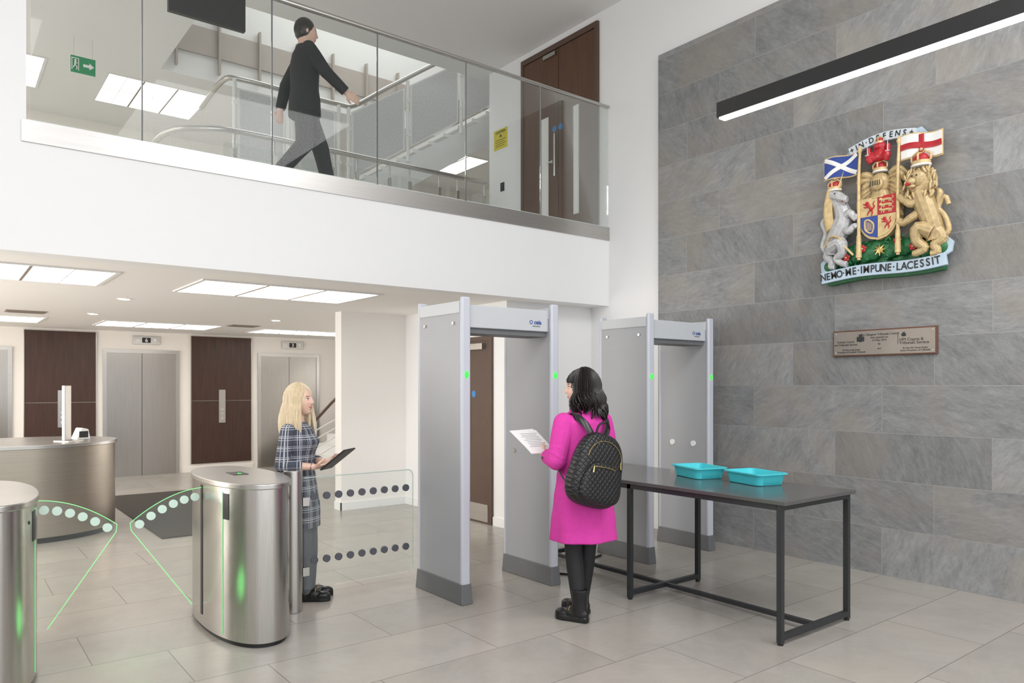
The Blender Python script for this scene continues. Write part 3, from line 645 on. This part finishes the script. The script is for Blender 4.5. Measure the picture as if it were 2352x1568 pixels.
def banner(x0,x1,z0,z1,dz,field,cross,sal):
    b=O(G().loft(wav(x0-.008,x1+.008,z0-.012,z1+.012,dz,-.106)),'banner_fringe','gold',ca)
    O(G().loft(wav(x0,x1,z0,z1,dz,-.112)),'banner_field',field,b)
    n=16
    def pt(u,v): return V((x0+(x1-x0)*u,-.124-.012*math.sin(u*7),z0+(z1-z0)*v+dz*u+.008*math.sin(u*6)))
    g=G()
    def bar(a,b_,w):
        g.tube([pt(a[0]+(b_[0]-a[0])*i/n,a[1]+(b_[1]-a[1])*i/n) for i in range(n+1)],[(w,.003)]*(n+1),6,side=(0,0,1) if abs(a[0]-b_[0])>.1 else (1,0,0))
    if sal:bar((.03,.05),(.97,.95),.019);bar((.03,.95),(.97,.05),.019)
    else:bar((0,.5),(1,.5),.026);bar((.5,.02),(.5,.98),.024)
    O(g,'banner_cross',cross,b)
banner(.04,.36,.995,1.18,.0,'blue','paper',True);banner(.73,1.06,1.02,1.215,-.02,'paper','red',False)
g=G();Y=-.09
T=lambda a:[(x,Y+(y if y else 0),z) for x,y,z in a]
g.stube(T([(1.0,.02,.30),(.97,0,.45),(.92,0,.60),(.88,0,.72)]),[.08,.08,.09,.085],12)
g.ell((.90,-.11,.79),(.125,.07,.13)).ell((.885,-.15,.82),(.07,.055,.075)).ell((.85,-.195,.795),(.038,.033,.032)).ell((.85,-.185,.755),(.028,.028,.016))
for a,r in(([(.90,-.02,.66),(.83,-.05,.62),(.77,-.05,.66),(.725,-.05,.70)],[.044,.038,.032,.034]),([(.90,.0,.56),(.82,-.04,.50),(.76,-.04,.47),(.72,-.04,.49)],[.044,.038,.032,.034]),([(.98,-.03,.36),(.89,-.06,.40),(.87,-.05,.30),(.93,-.04,.23),(.87,-.05,.195),(.84,-.05,.195)],[.07,.06,.045,.036,.03,.026]),([(1.01,0,.36),(1.05,0,.30),(1.0,-.02,.25),(1.02,-.02,.19),(.97,-.02,.18)],[.065,.05,.04,.034,.03]),([(1.04,0,.30),(1.10,0,.36),(1.07,0,.48),(1.02,0,.56),(1.07,0,.64),(1.10,0,.57)],[.024,.022,.02,.02,.022,.018]),([(1.02,0,.56),(1.03,0,.68),(1.0,0,.72)],[.022,.028,.010])):g.stube(T(a),r,10)
for i in range(70):
    a=R.random()*2*pi;rr=.085+.045*R.random();x=.90+rr*math.cos(a);z=.77+rr*1.15*math.sin(a)
    if z<.90: g.ell((x,-.14-.03*R.random(),z),(.010,.014,.034),Matrix.Rotation(R.uniform(-.6,.6),3,'Y'),8,6)
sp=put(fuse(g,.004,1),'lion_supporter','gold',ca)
O(G().ell((.83,-.222,.772),(.024,.012,.013)),'mouth','red',sp,smooth=True)
for x in(.856,.895):O(G().ell((x,-.206,.838),(.009,.006,.006)),'eye','ink',sp)
g=G()
g.stube(T([(.10,.02,.30),(.13,0,.42),(.19,0,.54),(.21,0,.64),(.17,-.01,.76),(.14,-.02,.835)]),[.076,.085,.09,.078,.062,.056],12)
g.stube(T([(.13,-.03,.835),(.19,-.05,.81),(.25,-.06,.775),(.275,-.06,.77)]),[.056,.046,.034,.030],10).stube(T([(.17,-.05,.79),(.22,-.05,.75),(.25,-.05,.735)]),[.026,.018,.012],8)
for a,r in(([(.21,-.02,.60),(.29,-.04,.64),(.34,-.04,.58),(.35,-.04,.62)],[.044,.036,.026,.024]),([(.21,0,.52),(.28,-.04,.48),(.33,-.04,.52),(.36,-.04,.50)],[.044,.036,.026,.024]),([(.12,-.03,.36),(.21,-.06,.38),(.22,-.05,.29),(.16,-.04,.24),(.22,-.04,.19),(.26,-.04,.18)],[.070,.058,.042,.032,.028,.030]),([(.10,0,.34),(.06,0,.28),(.11,-.02,.22),(.10,-.02,.18),(.14,-.02,.17)],[.06,.048,.036,.03,.026]),([(.07,0,.30),(.01,0,.38),(.04,0,.50),(.01,0,.60),(.05,0,.66)],[.026,.026,.024,.026,.012])):g.stube(T(a),r,10)
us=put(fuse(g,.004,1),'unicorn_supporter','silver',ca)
g=G()
for i in range(26):
    t=i/25;x=.13-.03*math.sin(t*3);z=.90-.36*t;g.stube([(x+.03,-.14,z),(x-.03,-.15,z-.015),(x-.065,-.12,z-.055)],[.014,.014,.003],6)
g.stube([(.06,-.15,.36),(.13,-.18,.44),(.22,-.19,.42),(.26,-.17,.34),(.33,-.15,.25)],.010,6)
O(g,'mane_and_chain','gold',us,smooth=True);O(G().tube([(.18,-.14,.87),(.24,-.15,1.03)],[.013,.001],8),'horn','gold',us,smooth=True)
O(G().ell((.245,-.165,.757),(.022,.01,.009)),'mouth','red',us,smooth=True);O(G().ell((.18,-.195,.83),(.009,.006,.006)),'eye','ink',us)
for o in ca.children:
    for v in o.data.vertices:
        if v.co.y>.002: v.co.y=.002
# ---------------------------------------------------------------- people (forward +X, left +Y)
def headmesh(g,c,Rm,s=1):
    nu,nv=112,84;vs=[];ga=lambda a,b,w:math.exp(-((a-b)/w)**2)
    for j in range(nv+1):
        th=pi*j/nv
        for i in range(nu):
            ph=2*pi*i/nu;sx=math.sin(th)*math.cos(ph);sy=math.sin(th)*math.sin(ph);sz=math.cos(th)
            x,y,z=.096*sx,.075*sy,.115*sz
            if sz<0:
                k=-sz;y*=1-.22*k**1.5
                if sx<0:x*=1-.35*k
                c_=sx/max(1e-3,math.hypot(sx,sy));x+=.034*k*k*max(0,c_)*min(1,math.hypot(sx,sy)*2.2)
            if sx>0:
                n=0
                if -.034<z<.03: n=(.006+.022*(.03-z)/.048) if z>-.018 else .028*(1-((-.018-z)/.016)**2)
                wn=.0075+.0055*max(0,min(1,(.02-z)/.04))
                x+=n*ga(y,0,wn)*.85
                ay=abs(y);x+=-.009*ga(ay,.030,.014)*ga(z,.010,.012)+.004*ga(z,.032,.010)*ga(ay,.028,.025)
                x+=.0065*ga(z,-.049,.006)*ga(y,0,.018)+.0075*ga(z,-.061,.006)*ga(y,0,.016)-.003*ga(z,-.0545,.0025)*ga(y,0,.02)
                x+=-.004*ga(z,-.073,.006)*ga(y,0,.02)+.006*ga(z,-.094,.012)*ga(y,0,.018)+.004*ga(ay,.042,.016)*ga(z,-.022,.016)
            vs.append(c+Rm@(V((x,y,z))*s))
    fs=[]
    for j in range(nv):
        for i in range(nu):
            a=j*nu+i;b=j*nu+(i+1)%nu;fs.append((a,a+nu,b+nu,b))
    g.add(vs,fs);g.ell(c+Rm@V((-.008,.073,-.003))*s,(.016*s,.008*s,.03*s));g.ell(c+Rm@V((-.008,-.073,-.003))*s,(.016*s,.008*s,.03*s))
def hand(g,w,d,n,curl,sgn,hs=1,thumb=1):
    w=V(w);d=V(d).normalized();n=V(n);n=(n-d*n.dot(d)).normalized();s=n.cross(d)*sgn
    g.tube([w-d*.02,w+d*.015*hs,w+d*.05*hs,w+d*.085*hs],[(.025*hs,.020*hs),(.031*hs,.018*hs),(.040*hs,.015*hs),(.037*hs,.011*hs)],14,side=s)
    for off,L in((.030,.070),(.010,.078),(-.010,.072),(-.029,.056)):
        p=w+(d*.08+s*off)*hs;A=0;P=[p-d*.02]
        P.append(p)
        for f,c in zip((.45,.31,.24),curl):
            A+=math.radians(c);p=p+(d*math.cos(A)+n*math.sin(A))*L*f*hs;P.append(p)
        g.tube(P,[.0092*hs,.0092*hs,.0085*hs,.0078*hs,.0062*hs],8);g.ell(P[-1],.0064*hs,n=8,m=6)
    b=w+(d*.02+s*.024)*hs;P=[b,b+(s*.7+d*.55+n*.35)*.034*hs]
    P.append(P[-1]+(s*.15+d*.85+n*.5*thumb)*.030*hs);P.append(P[-1]+(d*.8+n*.6*thumb-s*.1)*.022*hs);g.tube(P,[.013*hs,.0115*hs,.0095*hs,.007*hs],8);g.ell(P[-1],.0072*hs,n=8,m=6)
def limb(g,a,b,c,r,n=14):
    a,b,c=V(a),V(b),V(c);g.tube([a,a.lerp(b,.35),a.lerp(b,.75),b],[r[0],r[0]*1.0,(r[0]*.35+r[1]*.65),r[1]],n);g.ell(b,r[1]*1.01,n=14,m=9);g.ell(a,r[0]*1.0,n=14,m=9)
    g.tube([b,b.lerp(c,.3),b.lerp(c,.7),c],[r[1],r[2],(r[2]+r[3])/2,r[3]],n)
def rings(g,L,n=48,folds=0,fz=.7,nf=7,ph=0):
    rs=[];m=len(L)
    for k in range((m-1)*5+1):
        i=min(k//5,m-2);t=(k-i*5)/5;a,b=L[i],L[i+1];e=t*t*(3-2*t);q=[a[j]*(1-e)+b[j]*e if j else a[0]*(1-t)+b[0]*t for j in range(4)];z,cx_,rx,ry=q
        f=folds*max(0,min(1,(fz-z)/.35))
        rs.append([(cx_+rx*math.cos(2*pi*j/n)*(1+f*math.sin(nf*2*pi*j/n+ph)),ry*math.sin(2*pi*j/n)*(1+f*math.sin(nf*2*pi*j/n+ph)),z) for j in range(n)])
    g.loft(rs)
HC=V((.012,0,1.525))
def buildbody(root,P,vox=.004,k=1.0):
    g=G();lr=P.get('lr',1);hc=V(P.get('hc',HC));Rm=Euler(P.get('head',(0,0,0))).to_matrix()
    rings(g,[(.80,0,.09*k,.14*k),(.88,-.01,.105*k,.155*k),(.98,0,.088*k,.125*k),(1.08,.0,.09*k,.12*k),(1.2,.012,.10*k,.14*k),(1.29,0,.085*k,.15*k),(1.35,-.01,.055*k,.09*k),(1.375,-.01,.05*k,.055*k)],32)
    g.tube([(-.012,0,1.32),(-.006,0,1.38),hc+V((-.015,0,-.05))],[.058*k,.05*k,.05*k],16)
    headmesh(g,hc,Rm,P.get('hs',1))
    for sd,key in((1,'L'),(-1,'R')):
        sh=V(P.get('sh'+key,(-.005,sd*.155*k,1.305)));e,w,d,n,cu=P['arm'+key]
        limb(g,sh,e,w,(.043*k,.036*k,.035*k,.024*k));hand(g,w,d,n,cu,P.get('ts'+key,-sd),P.get('hands',1))
        hp,kn,an=P['leg'+key];limb(g,hp,kn,an,(.082*lr,.055*lr,.055*lr,.034*lr))
        an=V(an);f=V(P.get('ft'+key,(1,.12*sd,0))).normalized();g.tube([an-f*.03-V((0,0,.045)),an+f*.07-V((0,0,.045)),an+f*.13-V((0,0,.052))],[(.022,.02),(.024,.018),(.02,.01)],12,side=(0,1,0))
    me=fuse(g,vox,2,.5)
    for nme in('skin','lip','brow'):me.materials.append(M[nme])
    Ri=Rm.inverted()
    for p in me.polygons:
        c=p.center
        if c.z<1.4:continue
        q=Ri@(V(c)-hc)
        if q.x>.06:
            sm=P.get('smile',0)*abs(q.y)
            if abs(q.z+.055-sm)<.0105*(1-(abs(q.y)/.028)**2) and abs(q.y)<.027:p.material_index=1
            elif abs(q.z-(.033-.15*max(0,abs(q.y)-.03)))<.0035 and .014<abs(q.y)<.044:p.material_index=2
    b=put(me,'body',[],root)
    for sd in(1,-1):
        e=O(G().ell(hc+Rm@V((.0735,sd*.030,.009)),(.012,.0135,.0085)),'eye','eyew',b,smooth=True)
        O(G().ell(hc+Rm@V((.0825,sd*.029,.009)),(.005,.006,.006)),'iris','eyed',e,smooth=True)
        O(G().tube([hc+Rm@V((.080,sd*.017,.0135)),hc+Rm@V((.0865,sd*.029,.018)),hc+Rm@V((.077,sd*.043,.014))],.0018,6),'eyelash','ink',e)
    if P.get('smile'):
        O(G().stube([hc+Rm@V((.0885-.35*abs(y),y,-.0545+.3*abs(y))) for y in(-.02,-.01,0,.01,.02)],[.001,.0028,.0032,.0028,.001],8),'teeth','paper',b,smooth=True)
    return b,hc,Rm
def hair(root,hc,Rm,m,n,zend,wave,lo,fr=55,fringe=False,rad=.013,seed=3,wf=9):
    r=random.Random(seed);g=G();off=V((-.012,0,.008));RX,RY,RZ=.102,.084,.116
    g.ell(hc+Rm@off,(RX,RY,RZ),Rm,28,18)
    g.ell(hc+Rm@V((-.035,0,-.05)),(.07,.078,.08),Rm,20,12)
    for i in range(n):
        az=math.radians(fr+(360-2*fr)*(i+.5*r.random())/n)
        back=max(0,-math.cos(az));layer=(i%3)*.02
        P=[];rr=1.02+layer
        for th in(6,20,36,52,68,84,98):
            t=math.radians(th);P.append(hc+Rm@(off+V((RX*rr*math.sin(t)*math.cos(az),RY*rr*math.sin(t)*math.sin(az),RZ*rr*math.cos(t)))))
        ze=zend+r.uniform(-.03,.03)+.02*(1-back)+.012*(i%3);p=P[-1];o=(Rm@V((math.cos(az),math.sin(az),0)));o.z=0
        steps=10;L=p.z-ze;ph=az*3+r.uniform(-.7,.7);lk=lo*(1+.25*r.random())
        for k_ in range(1,steps+1):
            t=k_/steps;q=p+V((0,0,-L*t))+o*(lk*math.sin(t*pi*.6))
            q+=V((math.cos(ph+t*wf),math.sin(ph+t*wf),0))*wave*t;P.append(q)
        R0=rad*(.85+.3*r.random());g.tube(P,[(R0*1.3,R0*.6)]*(len(P)-4)+[(R0,R0*.6),(R0*.8,R0*.5),(R0*.5,R0*.4),(R0*.1,R0*.1)],7,side=None)
    if fringe:
        for i in range(26):
            az=math.radians(-62+124*i/25+r.uniform(-2,2));P=[]
            for th in(10,30,50,66,74):
                t=math.radians(th);P.append(hc+Rm@(V((-.004,0,.008))+V((.104*math.sin(t)*math.cos(az),.088*math.sin(t)*math.sin(az),.118*math.cos(t)))))
            g.tube(P,[(.012,.006)]*4+[(.004,.002)],6)
    else:
        for sd in(1,-1):
            for i in range(16):
                az=math.radians(sd*(36+i*2.8));P=[]
                for th,q_ in((6,0),(25,0),(45,0),(62,.2),(80,.5),(100,.8)):
                    t=math.radians(th);a2=az+sd*math.radians(28)*q_*(1-i/18);P.append(hc+Rm@(off+V((.104*math.sin(t)*math.cos(a2),.087*math.sin(t)*math.sin(a2)*1.02,.118*math.cos(t)))))
                p=P[-1];ze=zend+.05*r.random();
                for t in(.25,.5,.75,1):P.append(V((p.x-.01*t,p.y+sd*.014*t,p.z+(ze-p.z)*t)))
                g.tube(P,[(.013,.007)]*(len(P)-2)+[(.009,.005),(.002,.002)],6)
    return O(g,'hair',m,root,smooth=60)
def shoe(root,an,f,mats,boot=0,name='shoe'):
    an=V(an);f=V(f).normalized();s=V((-f.y,f.x,0)).normalized();g=G();z0=an.z-.082
    rot=Matrix((f,s,f.cross(s))).transposed()
    B=V((an.x,an.y,z0))
    def out(z,e):
        return [B+f*x+s*y*(1+e)+V((0,0,z)) for x,y in((-.065,0),(-.058,.026),(-.02,.033),(.05,.036),(.11,.044),(.155,.036),(.178,.012),(.178,-.012),(.155,-.03),(.11,-.038),(.05,-.032),(-.02,-.031),(-.058,-.026))]
    g.loft([out(.0,.05),out(.030,.05)])
    g.ell(B+f*(-.02)+V((0,0,.05)),(.046,.037,.042),rot).ell(B+f*.05+V((0,0,.047)),(.075,.040,.040),rot).ell(B+f*.115+V((0,0,.040)),(.064,.044,.032),rot)
    if boot: g.tube([B+V((0,0,.04)),B+f*.0+V((0,0,boot*.6)),B+V((0,0,boot))],[(.052,.045),(.052,.047),(.060,.055)],18,side=f)
    else: g.ell(B+f*.0+V((0,0,.06)),(.05,.034,.02),rot)
    o=put(fuse(g,.0045,1),name,mats,root)
    O(G().tube([B+f*.065+s*.034+V((0,0,.068)),B+f*.067+V((0,0,.090)),B+f*.065-s*.034+V((0,0,.068))],[.004]*3,6),'strap_chain','goldh',o,smooth=True)
    return o
def tights(root,P,m,top=.62,add=.005,name='tights'):
    g=G();lr=P.get('lr',1)
    for k in 'LR':
        hp,kn,an=P['leg'+k];hp=V(hp);kn=V(kn);an=V(an)
        limb(g,kn.lerp(hp,.55),kn,an+V((0,0,-.03)),(.073*lr+add,.056*lr+add,.056*lr+add,.036*lr+add))
    return put(fuse(g,.006,2),name,m,root)
# --- blonde member of staff
h1=math.radians(-50);WB=(2.14,5.35,0)
wb=thing('person','blonde person in a plaid dress standing holding a dark tablet','person',WB,h1);wb.scale=(.975,)*3
P=dict(armR=((-.03,-.205,1.045),(.185,-.10,1.03),(1,.45,.12),(.1,.5,1),(25,35,25)),armL=((-.02,.205,1.05),(.19,.06,1.05),(1,-.25,.1),(.1,-.4,1),(25,35,25)),
 legL=((0,.075,.84),(.055,.075,.46),(.05,.085,.085)),legR=((0,-.07,.84),(.07,-.045,.46),(.09,-.04,.085)),ftL=(1,.4,0),ftR=(1,.3,0),head=(0,-.02,-.02),lr=.98,tsR=-1,tsL=1,smile=.3)
b,hc,Rm=buildbody(wb,P)
hair(wb,hc,Rm,'hairb',120,1.25,.002,.034,wf=4,rad=.011)
g=G();rings(g,[(.56,.03,.130,.160),(.70,.02,.138,.172),(.86,-.005,.135,.176),(.93,-.005,.125,.166),(1.03,0,.105,.138),(1.10,.005,.108,.138),(1.21,.022,.128,.158),(1.29,.0,.10,.165),(1.345,-.008,.066,.11),(1.362,-.008,.056,.075)],48,.025,.8)
for s_,k_ in((1,'L'),(-1,'R')):
    e,w,*_=P['arm'+k_];e=V(e);w=V(w);limb(g,(-.005,s_*.152,1.297),e,e.lerp(w,.62),(.058,.05,.048,.041))
put(fuse(g,.006,3),'dress','plaid',wb)
tights(wb,P,'tightg')
for k_ in'LR':shoe(wb,P['leg'+k_][2],P['ft'+k_],'leather')
tabl=thing('tablet_computer','dark tablet in a cover held in both hands','tablet',WB,h1);tabl.scale=(.975,)*3
ct=V((.335,-.02,1.085));rot=Matrix.Rotation(-.66,3,'Y')
def rbox(g,c,rot,hx,hy,hz):
    return g.add([c+rot@V((x*hx,y*hy,z*hz)) for z in(-1,1) for x,y in((-1,-1),(1,-1),(1,1),(-1,1))],[(0,3,2,1),(4,5,6,7),(0,1,5,4),(1,2,6,5),(2,3,7,6),(3,0,4,7)])
O(rbox(G(),ct,rot,.125,.095,.006),'cover','black',tabl,bevel=.003);O(rbox(G(),ct+rot@V((0,0,.0075)),rot,.115,.085,.0015),'screen','ink',tabl)
O(G().tube([V((.17,-.105,1.03))+V((0,.03*math.cos(t*pi/6),.028*math.sin(t*pi/6))) for t in range(13)],.004,6),'bracelet','chrome',wb,smooth=True)
# --- visitor in magenta coat
h2=math.radians(84);WD=(3.51,3.71,0)
wd=thing('person','dark-haired person in a magenta coat reading papers','person',WD,h2);wd.scale=(1.035,)*3
P=dict(armL=((-.03,.235,1.06),(.15,.185,1.075),(1,.0,.25),(0,-1,.5),(30,45,30)),armR=((-.02,-.215,1.05),(.21,-.06,1.06),(1,.5,.1),(0,.9,.4),(30,45,30)),
 legL=((0,.07,.84),(.015,.068,.47),(-.05,.065,.09)),legR=((0,-.07,.84),(.03,-.065,.47),(.09,-.06,.09)),ftL=(1,.5,0),ftR=(1,.2,0),head=(0,.03,.80),lr=.95,tsL=1,tsR=-1)
b,hc,Rm=buildbody(wd,P)
hair(wd,hc,Rm,'haird',150,1.345,.020,.034,fr=62,fringe=True,rad=.012,seed=5,wf=7)
g=G();rings(g,[(.53,-.01,.195,.232),(.62,-.01,.188,.225),(.80,-.01,.172,.208),(.93,-.01,.157,.192),(1.03,0,.144,.176),(1.12,.0,.138,.170),(1.22,.012,.144,.175),(1.30,-.005,.115,.175),(1.355,-.012,.08,.125),(1.39,-.012,.066,.082),(1.41,-.012,.064,.076)],56,.04,.98,7)
for s_,k_ in((1,'L'),(-1,'R')):
    e,w,*_=P['arm'+k_];e=V(e);w=V(w);limb(g,(-.005,s_*.16,1.30),e,e.lerp(w,.90),(.070,.062,.060,.052))
    sh=V((-.005,s_*.16,1.30))
    for t in(.35,.55,.72,.88):
        c_=sh.lerp(e,t);d_=(e-sh).normalized();u_=V((1,0,0)).cross(d_).normalized()
        g.tube([c_+V((math.cos(a)*.062,0,0))+u_*math.sin(a)*.062+d_*.012*math.sin(a*2+t*9) for a in[pi*2*i/10 for i in range(7)]],[.004,.008,.009,.009,.009,.007,.003],6)
co=put(fuse(g,.006,3),'coat','pink',wd)
for s_ in(1,-1):
    g=G();g.add([(.06,s_*.02,1.38),(.10,s_*.10,1.33),(.135,s_*.12,1.24),(.165,s_*.02,1.10),(.155,s_*.005,1.2),(.07,s_*.02,1.39),(.11,s_*.10,1.34),(.145,s_*.12,1.245),(.175,s_*.02,1.10),(.165,s_*.005,1.2)],[(0,1,2,3,4),(5,6,7,8,9),(0,1,6,5),(1,2,7,6),(2,3,8,7),(3,4,9,8),(4,0,5,9)])
    O(g,'lapel','pink',co)
O(G().tube([(-.012+.078*math.cos(t*pi/10),.094*math.sin(t*pi/10),1.385) for t in range(2,19)],[(.024,.010)]*17,8,side=(0,0,1)),'collar','pink',co,smooth=True)
O(G().stube([(-.203,.0,.55),(-.18,0,.8),(-.156,0,1.0),(-.138,0,1.15)],.004,6),'back_seam','pink',co,smooth=True)
for i in range(3):O(G().ell((.10-.022*i,.257,1.07),(.009,.006,.009)),'cuff_button','ink',co,smooth=True)
tights(wd,P,'tights')
for k_ in'LR':shoe(wd,V(P['leg'+k_][2])-V((0,0,.006)),P['ft'+k_],'leather',.21,'boot')
pp=thing('paper_sheets','white printed sheets of paper held in the hand','paper',WD,h2);pp.scale=(1.035,)*3
ct=V((.26,.22,1.165));rot=Matrix.Rotation(-.50,3,'Y')
O(rbox(G(),ct,rot,.143,.10,.0012),'sheet','paper',pp);O(rbox(G(),ct+V((.004,.008,.005)),rot@Matrix.Rotation(.07,3,'Z'),.143,.10,.0008),'sheet','paper',pp)
for i in range(9):O(rbox(G(),ct+V((.004,.008,.005))+rot@V((.09-i*.02,-.01 if i%3 else -.02,.0014)),rot,.0014,.07-.012*(i%2),.0004),'print_line','gated',pp)
bk=thing('backpack','black quilted backpack with gold zips worn on the back','backpack',(WD[0],WD[1],1.10),h2-pi/2)
def sup(cx_,cy,cz,hx,hy,hz,tilt,p=3.0,n=40,m=22,tap=.14):
    vs=[];Rt=Matrix.Rotation(tilt,3,'Y')
    sg=lambda v:math.copysign(abs(v)**(2/p),v)
    for j in range(m+1):
        a=-pi/2+pi*j/m
        for i in range(n):
            b_=2*pi*i/n;z=sg(math.sin(a));x=sg(math.cos(a))*sg(math.cos(b_))*(1-tap*z);y=sg(math.cos(a))*sg(math.sin(b_))*(1-.2*z)
            vs.append(V((cx_,cy,cz))+Rt@V((x*hx,y*hy,z*hz)))
    return vs,[(j*n+i,j*n+(i+1)%n,(j+1)*n+(i+1)%n,(j+1)*n+i) for j in range(m) for i in range(n)]
tl=.27;Rt=Matrix.Rotation(tl,3,'Y');c0=V((-.085,-.25,-.055))
O(G().add(*sup(*c0,.198,.085,.245,tl)),'bag_body','quilt',bk,smooth=60)
pc=c0+Rt@V((0,-.085,-.08));O(G().add(*sup(*pc,.158,.035,.135,tl)),'front_pocket','quilt',bk,smooth=60)
O(G().tube([c0+Rt@V((.14*math.cos(pi*i/12),-.073+.01*math.sin(pi*i/12),.075+.12*math.sin(pi*i/12))) for i in range(13)],.0026,6),'zip','goldh',bk,smooth=True)
O(G().tube([pc+Rt@V((-.11,-.028,.097)),pc+Rt@V((0,-.033,.107)),pc+Rt@V((.06,-.031,.102))],.003,6),'pocket_zip','goldh',bk,smooth=True)
for a,b_ in((pc+Rt@V((-.11,-.03,.095)),pc+Rt@V((-.115,-.04,.055))),(c0+Rt@V((.135,-.07,.085)),c0+Rt@V((.14,-.078,.04)))):O(G().tube([a,b_],[.004,.006],6),'zip_pull','goldh',bk,smooth=True)
O(G().stube([c0+Rt@V((-.045,.02,.22)),c0+Rt@V((-.045,.01,.29)),c0+Rt@V((0,.0,.325)),c0+Rt@V((.045,.01,.29)),c0+Rt@V((.045,.02,.22))],.008,8),'carry_handle','leather',bk,smooth=True)
O(G().stube([c0+Rt@V((-.03,.05,.20)),(-.085,-.15,.235),(-.112,-.09,.285),(-.12,.0,.302),(-.125,.09,.25),(-.13,.16,.12),(-.19,.11,.0),(-.225,-.04,-.08),c0+Rt@V((-.15,.03,-.16))],[(.006,.024)]*9,8,side=(0,1,.3)),'shoulder_strap','leather',bk,smooth=True)
O(G().stube([c0+Rt@V((.05,.05,.20)),(.105,-.14,.24),(.115,-.08,.285),(.12,.0,.302),(.125,.09,.25),(.13,.16,.12)],[(.006,.024)]*6,8,side=(0,1,.3)),'shoulder_strap','leather',bk,smooth=True)
# --- walking person upstairs
h3=math.radians(-8)
wm=thing('person','person in a dark suit walking along the balcony in mid-stride','person',(2.91,7.12,3.5),h3);wm.scale=(1.08,)*3
P=dict(armR=((.13,-.23,1.10),(.33,-.22,.95),(1,-.05,-.5),(0,1,0),(15,20,15)),armL=((-.12,.22,1.07),(-.17,.24,.84),(-.1,0,-1),(0,-1,0),(15,25,20)),
 legL=((0,.08,.84),(.17,.08,.49),(.27,.08,.10)),legR=((0,-.08,.84),(-.02,-.08,.46),(-.27,-.08,.16)),head=(0,.08,0),lr=1.05,tsR=1,tsL=-1)
b,hc,Rm=buildbody(wm,P,.006,1.12)
g=G();g.ell(hc+Rm@V((-.014,0,.018)),(.098,.082,.112),Rm,24,16);g.ell(hc+Rm@V((-.04,0,-.02)),(.06,.076,.07),Rm);O(g,'hair','haird',wm,smooth=True)
g=G();rings(g,[(.74,0,.145,.19),(.86,0,.14,.188),(1.0,0,.125,.168),(1.1,.0,.128,.172),(1.22,.01,.135,.19),(1.30,0,.11,.195),(1.36,-.01,.075,.13),(1.39,-.01,.062,.075)],40)
for s_,k_ in((1,'L'),(-1,'R')):
    e,w,*_=P['arm'+k_];e=V(e);w=V(w);limb(g,(-.005,s_*.175,1.305),e,e.lerp(w,.95),(.066,.058,.054,.046))
put(fuse(g,.007,3),'jacket','suit',wm)
g=G()
for k_ in'LR':
    hp,kn,an=P['leg'+k_];limb(g,hp,kn,V(an)+V((0,0,-.02)),(.105,.08,.072,.062))
g.ell((0,0,.86),(.13,.17,.09));put(fuse(g,.007,3),'trousers','suit',wm)
shoe(wm,P['legL'][2],(1,.1,.0),'leather',.10);shoe(wm,V(P['legR'][2]),(1,-.1,-.35),'leather',.10)
# ---------------------------------------------------------------- light
w=bpy.data.worlds.new('world');bpy.context.scene.world=w;w.use_nodes=True
w.node_tree.nodes['Background'].inputs[0].default_value=(.95,.97,1,1);w.node_tree.nodes['Background'].inputs[1].default_value=1.75
def area(loc,sx,sy,p,col=(1,1,1),rot=(0,0,0)):  # unseen fill lamps added to brighten the rooms
    l=bpy.data.lights.new('added_fill_lamp','AREA');l.shape='RECTANGLE';l.size=sx;l.size_y=sy;l.energy=p;l.color=col
    o=bpy.data.objects.new('added_fill_lamp',l);C.objects.link(o);o.location=loc;o.rotation_euler=rot;return o
area((-1,.5,6.0),4,3,200);area((4,-.5,6.0),3,3,170)  # overhead fill added for the atrium, out of view
W=(1,.955,.90)
area((-4.5,10.4,1.3),2.2,7,260,W,(0,-pi/2,0));area((7.9,11,1.3),2,4,60,W,(0,pi/2,0))  # side fill added beyond the view to brighten the lower lobby
area((-3,8.6,.4),3,4,260,W,(0,-2.6,0))  # upward fill added near the floor to lift the lower ceiling
area((-3,10.3,4.8),2.2,7,70,(1,.97,.93),(0,-pi/2,0));area((-1,10,6.05),3,4,30,(1,.97,.93));area((5.5,10.2,8.2),4,1.6,55)  # hidden fill added for the landing and stairwell
l=bpy.data.lights.new('added_green_glow','POINT');l.energy=.6;l.color=(.2,1,.25);l.shadow_soft_size=.1  # point light added without a fixture, for green tint on the floor
o=bpy.data.objects.new('added_green_glow',l);C.objects.link(o);o.location=(.91,4.7,.25)
# ---------------------------------------------------------------- camera
cam=bpy.data.cameras.new('camera');co=bpy.data.objects.new('camera',cam);C.objects.link(co)
co.location=(0,0,1.6);co.rotation_euler=(pi/2,0,-math.radians(37.93));cam.sensor_width=36;cam.clip_start=.05
cam.lens=1695/2352*36;cam.shift_y=101/2352
bpy.context.scene.camera=co
bpy.context.scene.view_settings.view_transform='Standard'
